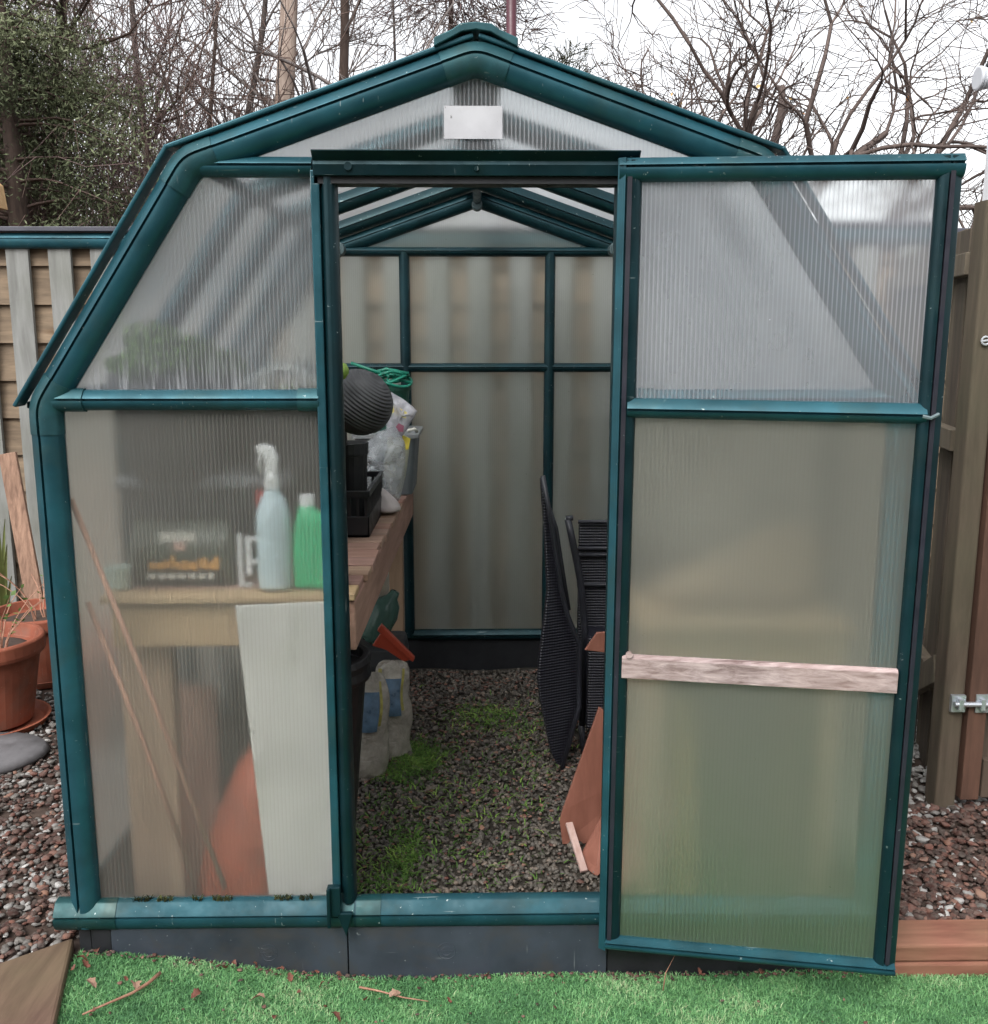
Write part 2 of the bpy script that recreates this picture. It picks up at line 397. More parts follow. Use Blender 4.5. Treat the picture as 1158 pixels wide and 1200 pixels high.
def sheet(name, pts, nrm, mat, parent=gh, th=.004):
    mb = MB(); mb.prism(pts, Vector(nrm)*th, 1)
    mb.m[0] = 0
    return mb.build(name, PM(mat), parent)
def poly(pts, y): return [(x, y, z) for x, z in pts]
Lp = [(-.955, .20), (-.337, .20), (-.337, 1.42), (-.955, 1.42)]
Up = [(-.955, 1.45), (-.337, 1.45), (-.337, 1.93), (-.61, 1.93)]
Gp = [(-.60, 1.94), (.60, 1.94), (0, 2.15)]
sheet('pane', poly(Lp, .004), (0, 1, 0), pv_front)
sheet('pane', poly(Up, .004), (0, 1, 0), pv_fl_up)
sheet('pane', poly([(-x, z) for x, z in Lp], .004), (0, 1, 0), pv_right_lo)
sheet('pane', poly([(-x, z) for x, z in Up], .004), (0, 1, 0), pv_right_up)
sheet('pane', poly(Gp, .004), (0, 1, 0), pv_gable)
# label stuck to the gable
mb = MB(); mb.box(-.069, .056, -.001, .0032, 1.993, 2.060)
o = mb.build('gable_sticker', white_lab, gh); tag(o, 'blank weathered white sticker on the gable panel')
# back wall
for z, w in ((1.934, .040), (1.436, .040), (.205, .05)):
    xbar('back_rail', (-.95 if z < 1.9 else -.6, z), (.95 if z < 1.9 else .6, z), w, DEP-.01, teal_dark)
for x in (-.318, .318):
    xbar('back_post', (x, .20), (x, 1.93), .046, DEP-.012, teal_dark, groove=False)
xs = [-.96, -.33, .33, .96]
for i in range(3):
    a, b = xs[i]+.004, xs[i+1]-.004
    sheet('pane', poly([(a, .2), (b, .2), (b, 1.43), (a, 1.43)], DEP), (0, 1, 0), pv_back)
    if i == 1: sheet('pane', poly([(a, 1.44), (b, 1.44), (b, 1.93), (a, 1.93)], DEP), (0, 1, 0), pv_back)
sheet('pane', poly([(-.95, 1.44), (-.334, 1.44), (-.334, 1.93), (-.62, 1.93)], DEP), (0, 1, 0), pv_back)
sheet('pane', poly([(.95, 1.44), (.334, 1.44), (.334, 1.93), (.62, 1.93)], DEP), (0, 1, 0), pv_back)
sheet('pane', poly(Gp, DEP), (0, 1, 0), pv_back)
# inner ribs
rib_path = roundpath([(-.985, .15), (-.985, 1.43), (-.632, 1.958), (0, 2.176), (.632, 1.958), (.985, 1.43), (.985, .15)], .03, 3)
for y in (.53, 1.06, 1.59):
    mb = MB(); sweep_xz(mb, rib_path, profile(.060, .026, .026, True, .5), y); o = mb.build('roof_rib', teal_dark, gh, smooth=True); autos(o)  # darker teal puts the dim interior into the rib colour
# beams along the depth
for x, z, r in ((-.60, 1.945, .017), (.60, 1.945, .017), (0, 2.135, .018)):
    mb = MB(); mb.tube([(x, .02, z), (x, DEP-.02, z)], r, 10); mb.build('purlin', teal_dark, gh, smooth=True)
skm = plastic('socket_grey', (.05, .08, .085), .5)
for x, z, r in ((-.585, 1.935, .028), (.585, 1.935, .028), (0, 2.115, .022)):
    mb = MB(); mb.tube([(x, DEP-.15, z), (x, DEP-.08, z)], r, 14); mb.build('purlin_socket', skm, gh, bevel=.003)
for sx in (-1, 1):
    mb = MB(); mb.box(*sorted((sx*.975, sx*1.0)), .03, DEP-.03, 1.41, 1.45); mb.build('eave_beam', teal_dark, gh, bevel=.006)
    mb = MB(); mb.box(*sorted((sx*.975, sx*1.0)), .03, DEP-.03, .15, .21); mb.build('sole_beam', teal_dark, gh, bevel=.006)
# side and roof sheets
ys = [.012, .53, 1.06, 1.59, DEP-.012]
for i in range(4):
    a, b = ys[i]+.003, ys[i+1]-.003
    for sx in (-1, 1):
        sheet('pane', [(sx*.99, a, .2), (sx*.99, b, .2), (sx*.99, b, 1.42), (sx*.99, a, 1.42)], (-sx, 0, 0), pv_side)
        sheet('pane', [(sx*1.0, a, 1.44), (sx*1.0, b, 1.44), (sx*.64, b, 1.978), (sx*.64, a, 1.978)], (-sx*.83, 0, -.55), pv_roof)
        sheet('pane', [(sx*.64, a, 1.982), (sx*.64, b, 1.982), (sx*.012, b, 2.200), (sx*.012, a, 2.200)], (-sx*.33, 0, -.94), pv_roof)
# roof edge trims over the front frame
def trim(p0, p1, y0, y1, w, off, mat=teal):
    a, b = Vector(p0), Vector(p1); d = (b-a).normalized(); n = Vector((-d.y, d.x))
    if n.y < 0: n = -n
    q = [a+n*off, b+n*off, b+n*(off+w), a+n*(off+w)]
    m = MB(); m.prism([(c.x, y0, c.y) for c in q], (0, y1-y0, 0)); return m.build('roof_edge', mat, gh, bevel=.003)
for sx in (-1, 1):
    for ya, yb in ((-.036, .03), (DEP-.03, DEP+.036)):
        f_ = 0 if ya > 1 else 1
        trim((sx*1.022, 1.418), (sx*.652, 1.972), ya+.016*f_, yb-.016*(1-f_), .009, .003)
        trim((sx*.664, 1.966), (sx*.004, 2.193), ya+.018*f_, yb-.018*(1-f_), .010, .000)
    m = MB(); m.box(*sorted((sx*1.022, sx*1.0)), .03, DEP-.03, 1.414, 1.430); m.build('roof_edge', teal_dark, gh, bevel=.003)
# ridge cap
m = MB(); pr = [(-.088, 2.166+.012), (-.045, 2.192+.008), (-.03, 2.210), (0, 2.219), (.03, 2.210), (.045, 2.192+.008), (.088, 2.166+.012), (.088, 2.196), (.05, 2.212), (.033, 2.226), (0, 2.234), (-.033, 2.226), (-.05, 2.212), (-.088, 2.196)]
pr = [(x, z-.006-.007*max(0, 1-abs(x)/.05)) for x, z in pr]
m.prism([(x, -.026, z) for x, z in pr], (0, .076, 0)); o = m.build('ridge_cap', teal_joint, gh, bevel=.002)
m = MB(); pr2 = [(-.06, 2.185), (0, 2.205), (.06, 2.185), (.06, 2.195), (0, 2.217), (-.06, 2.195)]
m.prism([(x, .05, z) for x, z in pr2], (0, DEP-.05, 0)); m.build('ridge_cap', teal_dark, gh)

# base skirting
m = MB(); m.box(-.955, -.905, -.012, .02, 0, .145); m.box(.32, .985, -.012, .02, -.02, .145)  # right length under the door is black: the shadow is painted in
for sx in (-1, 1): m.box(*sorted((sx*.96, sx*.985)), .02, DEP, -.02, .148)
m.box(-.985, .985, DEP-.01, DEP+.02, -.02, .19)
m.box(-.985, -.955, -.012, .02, 0, .145)
m.build('base_skirt', blackbase, gh, bevel=.003)
for a, b in ((-.904, -.325), (-.322, .318)):
    m = MB(); m.box(a, b, -.018, .02, -.02, .143); m.build('base_panel', slate, gh, bevel=.002)
# moulded ring marks on the base panels
for cx in (-.08, -.52):
    m = MB()
    for k in range(2):
        r = (.022, .012)[k]; m.tube([(cx+r*math.cos(a), -.0175, .075+r*math.sin(a)) for a in np.linspace(0, 2*math.pi, 25)], .0013, 5)
    m.box(cx-.022, cx+.022, -.0188, -.0175, .0745, .0755)
    m.build('base_emblem', slate, gh)

# door, swung right round and standing a little proud of the front wall
dH = Vector((.296, -.052, .112)); dE = Vector((.976, -.158, .105)); dd = dE-dH; DW = dd.length; dx = dd.normalized()
dn = Vector((dx.y, -dx.x, 0)).normalized(); DH = 1.828
dz = Vector((0.004, 0, 1))
def D(u, n, z): return dH+dx*u+dn*n+dz*z
def dbar(name, a, b, w, parent, mat, h=.018, gpos=.4, groove=True, back=.016):
    """a,b = (u,z) in the door plane"""
    pr = profile(w, h, back, groove, gpos); A, B = Vector(a), Vector(b); d = (B-A).normalized(); nn = Vector((d.y, -d.x)); rg = []
    for P in (A, B): rg.append([D(P.x+nn.x*t, hh, P.y+nn.y*t) for t, hh in pr])
    m = MB(); m.rings(rg); o = m.build(name, mat, parent, smooth=True); autos(o); return o
door = dbar('door', (0, 0), (0, DH), .048, gh, teal_dark, .016, .40)
dbar('outer_stile', (DW, DH), (DW, 0), .050, door, teal_dark, .020, .5)
m = MB(); m.rings([[D(u, n, z) for u, n in ((-.003, -.02), (-.003, .012), (.013, .021), (.015, .010), (.015, -.02))] for z in (-.002, DH+.004)])
m.build('hinge_edge', teal, door)
m = MB(); m.rings([[D(u, n, z) for u, n in ((.017, .010), (.017, .0185), (.027, .0185), (.027, .010))] for z in (.01, DH-.03)])
o = m.build('seal_strip', rubber, door)
m = MB(); m.rings([[D(DW-u, n, z) for u, n in ((.018, .012), (.018, .0215), (.027, .0215), (.027, .012))] for z in (.03, DH-.03)])
o = m.build('seal_strip', rubber, door)
dbar('top_rail', (.0, DH+.006), (DW, DH+.006), .050, door, teal, .024, .36)
dbar('mid_rail', (.03, 1.331), (DW-.035, 1.331), .044, door, teal, .026, .52)
dbar('bottom_rail', (.012, .030), (DW-.004, .030), .034, door, teal, .026, .30)
for z0, z1, mt in ((.02, 1.30, pv_door_lo), (1.30, DH-.02, pv_door_up)):
    m = MB(); m.prism([D(.03, 0, z0), D(DW-.03, 0, z0), D(DW-.03, 0, z1), D(.03, 0, z1)], dn*-.004, 1); m.m[0] = 0
    m.build('pane', PM(mt), door)
batmat = wood('whitewashed_wood', (.07, .028, .020), (.62, .50, .49), 'x', .7, 26, stain=(.50, .36, .33))
m = MB(); bz0, bz1 = .690, .745
m.rings([[D(u, n, z) for n, z in ((.001, bz0), (.018, bz0+.001), (.019, bz1-.006), (.012, bz1), (.001, bz1))] for u, dz_ in ((.034, 0), (DW-.049, 0))])
o = m.build('batten', batmat, door, bevel=.0015)
m = MB(); m.tube([D(.050, .018, .749), D(.050, .024, .749)], .008, 10); m.build('hinge_screw', batmat, door)
m = MB(); m.tube([D(DW-.012, .02, 1.31), D(DW-.03, .03, 1.302), D(DW-.045, .026, 1.305)], .004, 6); m.build('catch', plastic('catch_grey', (.14, .19, .20), .4), door)

# ------------------------------------------------------------------ ground
soil = wood('soil', (.035, .022, .017), (.09, .06, .045), 'x', .95, 20, bmp=.8)
def sheet_grid(name, x0, x1, y0, y1, nx, ny, zf, mat, kind='structure'):
    X, Y_ = np.meshgrid(np.linspace(x0, x1, nx), np.linspace(y0, y1, ny))
    Z_ = np.vectorize(zf)(X, Y_); V = np.stack([X.ravel(), Y_.ravel(), Z_.ravel()], 1)
    i = np.arange(nx-1); j = np.arange(ny-1); I, J = np.meshgrid(i, j); a = (J*nx+I).ravel()
    F = np.stack([a, a+1, a+nx+1, a+nx], 1); o = raw(name, V, F, mat, smooth=True); o['kind'] = kind; return o
g = sheet_grid('ground', -150, 150, -60, 200, 12, 12, lambda x, y: -.09, soil)
def turf_z(x, y):
    t = min(1, max(0, (-.28-x)/.7)); t = t*t*(3-2*t); return .004+.078*t*max(0, min(1, 1+(y+.0)*.35))+.004*math.sin(x*9)*math.sin(y*7+1)
turfm, t_, p_ = newmat('turf_base'); t_.links.new(ramp(t_, noise(t_, coords(t_), 160, 3), [(.3, (.04, .12, .045)), (.7, (.10, .26, .11))]), p_.inputs['Base Color']); p_.inputs['Roughness'].default_value = .8
sheet_grid('turf', -.985, 3.0, -3.0, -.02, 80, 60, turf_z, turfm)
# artificial grass blades
def blades(name, xs_, ys_, zs_, h, w, mat, lean=.5, curl=.4):
    n = len(xs_); az_ = nrg.uniform(0, 2*np.pi, n); ln = lean*nrg.uniform(.2, 1, n); hh = h*nrg.uniform(.6, 1.2, n); ww = w*nrg.uniform(.7, 1.3, n)
    d = np.stack([np.cos(az_), np.sin(az_), np.zeros(n)], 1); s = np.stack([-np.sin(az_+nrg.normal(0, .5, n)), np.cos(az_), np.zeros(n)], 1)
    B = np.stack([xs_, ys_, zs_], 1)
    mid = B+d*(hh*ln*.35)[:, None]; mid[:, 2] += hh*.6
    tip = B+d*(hh*ln*(1+curl*.5))[:, None]; tip[:, 2] += hh*(1-.25*ln)
    V = np.empty((n, 5, 3)); V[:, 0] = B-s*(ww/2)[:, None]; V[:, 1] = B+s*(ww/2)[:, None]
    V[:, 2] = mid+s*(ww*.42)[:, None]; V[:, 3] = mid-s*(ww*.42)[:, None]; V[:, 4] = tip
    k = np.arange(n)[:, None]*5
    F = np.concatenate([k+np.array([[0, 1, 2]]), k+np.array([[0, 2, 3]]), k+np.array([[3, 2, 4]])])
    pt = .16*np.sin(xs_*7+2*np.sin(ys_*9))+.13*np.sin(xs_*17-ys_*23)+.10*np.sin(ys_*41+xs_*31)
    tt = np.repeat(np.clip(nrg.normal(.46, .2, n)+pt, 0, 1), 5)
    return raw(name, V.reshape(-1, 3), F, mat, tt)
turfblade = tinted('turf_blade', [(0, (.06, .16, .065)), (.45, (.13, .32, .115)), (.8, (.23, .45, .19)), (1, (.40, .48, .27))], .55, .3, 1)
n = 95000; bx_ = nrg.uniform(-.985, 1.35, n); by_ = -.022-nrg.uniform(0, 1, n)**1.1*.50
n2 = 45000; bx_ = np.concatenate([bx_, nrg.uniform(-.985, 2.6, n2)]); by_ = np.concatenate([by_, nrg.uniform(-1.6, -.5, n2)])
bz_ = np.vectorize(turf_z)(bx_, by_)
blades('turf_grass', bx_, by_, bz_, .0125, .0017, turfblade, 1.3)['kind'] = 'stuff'

# gravel and beds
def bed_h(x, y): return .085+.01*math.sin(x*5+y*3)+.008*math.sin(y*11)
sheet_grid('left_bed', -4, -.99, -3, 2.9, 40, 60, lambda x, y: bed_h(x, y)-.02-(.0 if x < -1.05 else .0), soil)
sheet_grid('right_bed', .99, 5, .0, 2.9, 30, 30, lambda x, y: .045+.01*math.sin(x*7+y*4), soil)
def floor_h(x, y): return .0+.02*y+.006*math.sin(x*13+y*5)
sheet_grid('greenhouse_floor', -.955, .955, .02, DEP-.012, 50, 60, lambda x, y: floor_h(x, y)-.006, wood('dark_soil', (.018, .014, .010), (.05, .042, .03), 'x', .95, 30, bmp=.9))
def rockvars(k, sub):
    import bmesh; out = []
    for i in range(k):
        bm = bmesh.new(); bmesh.ops.create_icosphere(bm, subdivisions=sub, radius=1)
        sc = nrg.uniform(.6, 1.15, 3)*np.array([1.1, 1, .75]); ph = nrg.uniform(0, 6, 6)
        V = np.array([v.co[:] for v in bm.verts]); r = 1+.16*np.sin(V[:, 0]*3+ph[0])+.14*np.sin(V[:, 1]*3.6+ph[1])+.12*np.sin(V[:, 2]*4+ph[2])
        cut = nrg.normal(0, 1, (4, 3)); cut /= np.linalg.norm(cut, axis=1)[:, None]
        V = V*r[:, None]
        for c in cut:
            d = V@c; over = np.maximum(0, d-.72); V = V-over[:, None]*c
        V = V*sc; F = np.array([[v.index for v in f.verts] for f in bm.faces]); bm.free(); out.append((V, F))
    return out
RV = rockvars(7, 2)
def rocks(name, P, size, mat, tint, label=None, flat=1.0, smooth=True):
    Vs, Fs, Ts = [], [], []; base = 0
    n = len(P); idx = nrg.integers(0, len(RV), n)
    a = nrg.uniform(0, 2*np.pi, n); b = nrg.normal(0, .5, n)
    for k in range(len(RV)):
        I = np.where(idx == k)[0]
        if len(I) == 0: continue
        V, F = RV[k]; nv = len(V); c, s = np.cos(a[I]), np.sin(a[I]); cb, sb = np.cos(b[I]), np.sin(b[I])
        Q = V[None]*size[I][:, None, None]
        x = Q[..., 0]*cb[:, None]-Q[..., 2]*sb[:, None]*flat; z = Q[..., 0]*sb[:, None]+Q[..., 2]*cb[:, None]; z = z*flat; y = Q[..., 1]
        X = x*c[:, None]-y*s[:, None]; Yy = x*s[:, None]+y*c[:, None]
        Q = np.stack([X, Yy, z], -1)+P[I][:, None]
        Vs.append(Q.reshape(-1, 3)); Fs.append((F[None]+(np.arange(len(I))*nv)[:, None, None]+base).reshape(-1, 3)); Ts.append(np.repeat(tint[I], nv)); base += nv*len(I)
    return raw(name, np.concatenate(Vs), np.concatenate(Fs), mat, np.concatenate(Ts), smooth)
st_dark = tinted('dark_pebble', [(0, (.016, .013, .011)), (.3, (.050, .042, .034)), (.6, (.105, .088, .072)), (.85, (.19, .14, .105)), (1, (.42, .36, .29))], .6, .5)
st_light = tinted('pale_pebble', [(0, (.045, .035, .03)), (.3, (.12, .11, .10)), (.6, (.24, .23, .22)), (1, (.52, .51, .49))], .6, .5)
st_mulch = tinted('bark_chip', [(0, (.018, .009, .008)), (.4, (.060, .026, .020)), (.75, (.15, .062, .046)), (1, (.29, .16, .11))], .8, .3)
n = 13500; x = nrg.uniform(-.55, .50, n); y = .03+nrg.uniform(0, 1, n)**1.0*2.10
z = np.vectorize(floor_h)(x, y)+nrg.uniform(-.003, .006, n)
n_l = 1500; xl = nrg.uniform(-.5, .45, n_l); yl = .05+nrg.random(n_l)**.6*2.05
o = rocks('floor_litter', np.stack([xl, yl, np.vectorize(floor_h)(xl, yl)+.008], 1), nrg.uniform(.004, .011, n_l), st_mulch, np.clip(nrg.beta(2.2, 1.6, n_l), 0, 1), flat=.5); o['kind'] = 'stuff'
o = rocks('floor_gravel', np.stack([x, y, z], 1), nrg.uniform(.004, .0098, n)*(1+.6*(nrg.random(n) > .94)), st_dark, np.clip(nrg.beta(2, 3.2, n), 0, 1)); o['kind'] = 'stuff'
def bedrocks(n, xr, yr, hf, szr, mat, tb, name, keep=None):
    x = nrg.uniform(*xr, n); y = nrg.uniform(*yr, n)
    if keep is not None:
        k = keep(x, y); x, y = x[k], y[k]
    z = np.vectorize(hf)(x, y)+nrg.uniform(-.004, .008, len(x))
    o = rocks(name, np.stack([x, y, z], 1), nrg.uniform(*szr, len(x)), mat, np.clip(nrg.beta(*tb, len(x)), 0, 1), flat=.7); o['kind'] = 'stuff'; return o
notsl = lambda x, y: (x < -1.01) & ((y > .03) | (x < -1.03-(.03-y)*1.35))
bedrocks(7500, (-2.3, -1.0), (-.5, 2.4), lambda x, y: bed_h(x, y)-.015, (.006, .015), st_light, (2, 2.6), 'left_gravel', notsl)
bedrocks(3400, (-1.7, -1.0), (-.4, 1.5), lambda x, y: bed_h(x, y)-.011, (.005, .016), st_mulch, (2, 2), 'left_mulch', lambda x, y: notsl(x, y) & ((nrg.random(len(x)) < np.clip(1.15-(y*.75), .1, 1))))
rb = lambda x, y: .052+.01*math.sin(x*7+y*4)
bedrocks(3000, (1.0, 2.3), (.09, 1.5), rb, (.008, .019), st_light, (3.2, 1.8), 'right_gravel', lambda x, y: (y > .62+.06*np.sin(x*9)) | (nrg.random(len(x)) < .28))
bedrocks(3600, (1.0, 2.3), (.09, .75), lambda x, y: rb(x, y)+.003, (.006, .018), st_mulch, (2, 2.5), 'right_mulch')

n = 420; x = nrg.uniform(-.97, .95, n); y = -.024-np.abs(nrg.normal(0, .012, n)); y = np.where(nrg.random(n) < .25, -.03-nrg.random(n)*.35, y)
o = rocks('turf_debris', np.stack([x, y, np.vectorize(turf_z)(x, y)+nrg.uniform(.004, .015, n)], 1), nrg.uniform(.0018, .0065, n), st_mulch, np.clip(nrg.beta(2.2, 2, n), 0, 1), flat=.45); o['kind'] = 'stuff'
sx_ = nrg.uniform(-.95, -.37, 500); sx_ = sx_[(np.sin(sx_*37)+np.sin(sx_*91+2)) > .1]
o = blades('sill_moss', sx_, nrg.uniform(-.012, -.002, len(sx_)), np.full(len(sx_), .212), .013, .004, tinted('sill_moss_leaf', [(0, (.015, .018, .008)), (.6, (.04, .045, .015)), (1, (.10, .11, .04))], .8, .2, 1), .9, .6); o['kind'] = 'stuff'
# weeds inside on the gravel
weed = tinted('weed_leaf', [(0, (.03, .07, .015)), (.5, (.085, .18, .03)), (1, (.22, .33, .07))], .6, .3, 1)
def clump(cx, cy, sx, sy, n): return np.stack([nrg.normal(cx, sx, n), nrg.normal(cy, sy, n)], 1)
C_ = np.concatenate([clump(-.22, 1.22, .045, .07, 1100), clump(-.28, 1.08, .05, .05, 350), clump(.02, 1.57, .09, .07, 450), clump(.17, 1.52, .09, .12, 160), clump(-.22, .53, .03, .09, 480), clump(-.33, .75, .06, .2, 260),
                     clump(-.10, 1.0, .16, .30, 520), clump(.05, .9, .14, .3, 260), clump(-.1, .45, .14, .12, 160), clump(.2, 1.2, .05, .3, 120), clump(-.30, .42, .05, .06, 160)])
C_ = C_[(C_[:, 0] > -.6) & (C_[:, 0] < .5) & (C_[:, 1] > .06) & (C_[:, 1] < 2.1)]
blades('floor_weeds', C_[:, 0], C_[:, 1], np.vectorize(floor_h)(C_[:, 0], C_[:, 1])+.004, .017, .0042, weed, 2.0, .9)['kind'] = 'stuff'

# timber sleepers
slp = wood('old_sleeper', (.085, .045, .032), (.20, .125, .085), 'y', .85, 7, stain=(.10, .09, .04))
m = MB(); m.prism([(-1.008, .012, -.05), (-1.30, -.20, -.05), (-1.22, -1.2, -.05), (-.72, -1.2, -.05), (-.925, -.30, -.05)], (0, 0, .155))
tag(m.build('timber_sleeper', slp, bevel=.008, origin=(-1.1, -.4, 0)), 'worn brown timber sleeper edging the gravel bed at bottom left, beside the turf', 'sleeper')
slp2 = wood('red_sleeper', (.16, .055, .035), (.34, .15, .10), 'x', .8, 8, stain=(.22, .17, .09))
m = MB(); m.box(.99, 3.2, -.035, .085, -.08, .038); m.box(.99, 3.2, -.031, .081, .040, .086)
tag(m.build('timber_sleeper', slp2, bevel=.006, origin=(1.8, 0, 0)), 'reddish timber sleeper edging the pebble bed, right of the open door', 'sleeper')

# ------------------------------------------------------------------ workbench (left, inside)
bw = wood('bench_timber', (.32, .20, .10), (.50, .36, .21), 'x', .7, 9, knots=(.14, .07, .03))
bwy = wood('bench_timber_long', (.24, .13, .095), (.46, .28, .21), 'y', .75, 9, knots=(.14, .07, .05))
bwz = wood('bench_leg_timber', (.30, .19, .12), (.48, .33, .22), 'z', .75, 9)
BZ = .950
bench = thing('workbench', 'rough timber workbench running along the left side inside the greenhouse', 'workbench', (-.65, 1.1, 0))
xe = lambda y: -.300+.010*(y-.15)
y = .135; k = 0
while y < 2.05:
    w = rnd.uniform(.088, .10); m = MB(); dxx = rnd.uniform(-.006, .006)
    m.box(-.925, xe(y)+dxx, y, min(y+w, 2.08), BZ-.020+rnd.uniform(-.002, .002), BZ+rnd.uniform(-.002, .003))
    m.build('top_board', bw if k == 0 else wood('slat_wood', (.22+rnd.uniform(-.05, .05), .12, .085), (.44, .28+rnd.uniform(-.04, .04), .21), 'x', .75, 9), bench, bevel=.003); y += w+rnd.uniform(.006, .014); k += 1
m = MB(); m.box(-.905, -.342, .155, .195, BZ-.135, BZ-.022); m.build('front_beam', bw, bench, bevel=.004)
m = MB(); m.beam((xe(.14)-.022, .145, BZ-.087), (xe(2.05)-.022, 2.05, BZ-.087), .036, .126); m.build('side_beam', bwy, bench, bevel=.004)
for x, y_, w in ((-.85, .25, .13), (-.47, .30, .07), (-.87, 2.0, .08), (-.36, 1.98, .06)):
    m = MB(); m.box(x-w/2, x+w/2, y_-.025, y_+.045, .0, BZ-.13); m.build('leg', bwz, bench, bevel=.004)

# white board leaning on the bench end
m = MB(); m.prism([(-.585, .088, .935), (-.345, .088, .945), (-.348, .062, .17), (-.528, .062, .17)], (0, .010, 0))
wb = plastic('pale_board', (.50, .48, .45), .6, .16, (.12, .12, .08), 4, .4, .74, grime=(.30, .30, .24))
tag(m.build('pale_board', wb, bevel=.002, origin=(-.45, .07, .17)), 'pale off-white board leaning upright against the end of the workbench behind the left panel', 'board')
# canes
cane = wood('cane_wood', (.30, .14, .09), (.50, .28, .19), 'z', .7, 10)
for p, q, r, l in (((-.940, .040, 1.205), (-.632, .036, .222), .0065, 'long thin cane leaning across the lower left panel, its top above the bench'),
                   ((-.925, .055, .955), (-.711, .050, .236), .0065, 'shorter cane leaning just left of the long one, behind the lower left panel')):
    m = MB(); m.tube([p, tuple((a*.5+b*.5)+c for a, b, c in zip(p, q, (.006, 0, 0))), q], r, 8)
    tag(m.build('garden_cane', cane, smooth=True, origin=q), l, 'cane')
# orange sack under the bench
orm = plastic('orange_plastic', (.36, .075, .032), .5, .35, None, 8, bumpy=.5)
rg = []
for z, x0, x1, yy in ((.01, -.80, -.50, .14), (.10, -.785, -.48, .15), (.22, -.745, -.48, .14), (.34, -.70, -.49, .12), (.44, -.655, -.51, .09), (.50, -.60, -.53, .04)):
    cx = (x0+x1)/2; rx = (x1-x0)/2
    rg.append([(cx+rx*math.cos(a)*(1+.05*math.sin(5*a+z*20)+.04*math.sin(9*a-z*31)), .36+yy*math.sin(a), z) for a in np.linspace(0, 2*math.pi, 20, endpoint=False)])
m = MB(); m.rings(rg); tag(m.build('plastic_sack', orm, smooth=True, subsurf=1, origin=(-.65, .36, 0)), 'orange-red slumped sack on the floor under the workbench', 'sack')
# pinkish boards low at left under bench
pb = wood('pink_board', (.33, .17, .12), (.48, .30, .22), 'z', .75, 6)
m = MB(); m.prism([(-.93, .30, .0), (-.72, .34, .0), (-.74, .50, .60), (-.93, .48, .62)], (.0, .018, .0))
tag(m.build('leaning_board', pb, bevel=.002, origin=(-.83, .4, 0)), 'pinkish brown board leaning behind the wide front leg of the workbench', 'board')

# things on the bench ------------------------------------------------
# spray bottle
sp = thing('spray_bottle', 'tall pale blue translucent spray bottle with white trigger head, on the bench end', 'spray bottle', (-.508, .215, BZ))
frost = plastic('frosted_bottle', (.50, .62, .66), .35, .06); whitep = plastic('white_plastic', (.78, .78, .78), .35, .04)
m = MB(); m.lathe([(.001, BZ+.004), (.040, BZ+.004), (.043, BZ+.012), (.043, BZ+.17), (.040, BZ+.20), (.028, BZ+.232), (.016, BZ+.25), (.014, BZ+.262), (.001, BZ+.262)], 24, (-.508, .215, 0))
m.build('body', frost, sp, smooth=True)
m = MB(); m.lathe([(.001, BZ+.255), (.018, BZ+.255), (.018, BZ+.285), (.012, BZ+.292), (.001, BZ+.292)], 16, (-.508, .215, 0)); m.build('collar', whitep, sp, smooth=False)
m = MB(); m.prism([(-.522, .205, BZ+.29), (-.494, .205, BZ+.29), (-.490, .205, BZ+.33), (-.500, .205, BZ+.358), (-.528, .205, BZ+.366), (-.545, .205, BZ+.358), (-.540, .205, BZ+.345), (-.524, .205, BZ+.335)], (0, .022, 0)); m.build('spray_head', whitep, sp, bevel=.004)
m = MB(); m.tube([(-.532, .216, BZ+.342), (-.538, .216, BZ+.318), (-.532, .216, BZ+.295)], .005, 8); m.build('trigger', whitep, sp, smooth=True)
# green bottle with handle
gb = thing('green_bottle', 'flat sided bright green screenwash bottle with white cap beside the spray bottle', 'bottle', (-.41, .225, BZ))
gm = plastic('green_bottle_plastic', (.008, .42, .17), .25, .12)
m = MB()
def rr(x0, x1, y0, y1, z, r=.018, n=4):
    P = []
    for cx, cy, a0 in ((x1-r, y1-r, 0), (x0+r, y1-r, 90), (x0+r, y0+r, 180), (x1-r, y0+r, 270)):
        for k in range(n+1): a = R(a0+90*k/n); P.append((cx+r*math.cos(a), cy+r*math.sin(a), z))
    return P
cx = -.397
m.rings([rr(cx-.061, cx+.061, .195, .255, BZ+.004), rr(cx-.064, cx+.064, .192, .258, BZ+.012), rr(cx-.064, cx+.064, .192, .258, BZ+.115), rr(cx-.058, cx+.060, .194, .256, BZ+.165), rr(cx-.05, cx-.005, .20, .25, BZ+.200), rr(cx-.045, cx-.012, .21, .243, BZ+.212, .015)])
m.build('body', gm, gb, smooth=True)
m = MB(); m.lathe([(.001, BZ+.208), (.019, BZ+.208), (.019, BZ+.236), (.001, BZ+.238)], 18, (cx-.028, .226, 0)); m.build('cap', whitep, gb, bevel=.002)
m = MB(); m.box(cx+.012, cx+.056, .1895, .1915, BZ+.03, BZ+.085); m.build('label', white_lab, gb)
m = MB(); m.prism([(cx+.016, .1895, BZ+.093), (cx+.056, .1895, BZ+.093), (cx+.056, .1895, BZ+.135), (cx+.034, .1895, BZ+.130)], (0, .002, 0)); m.build('label', white_lab, gb)
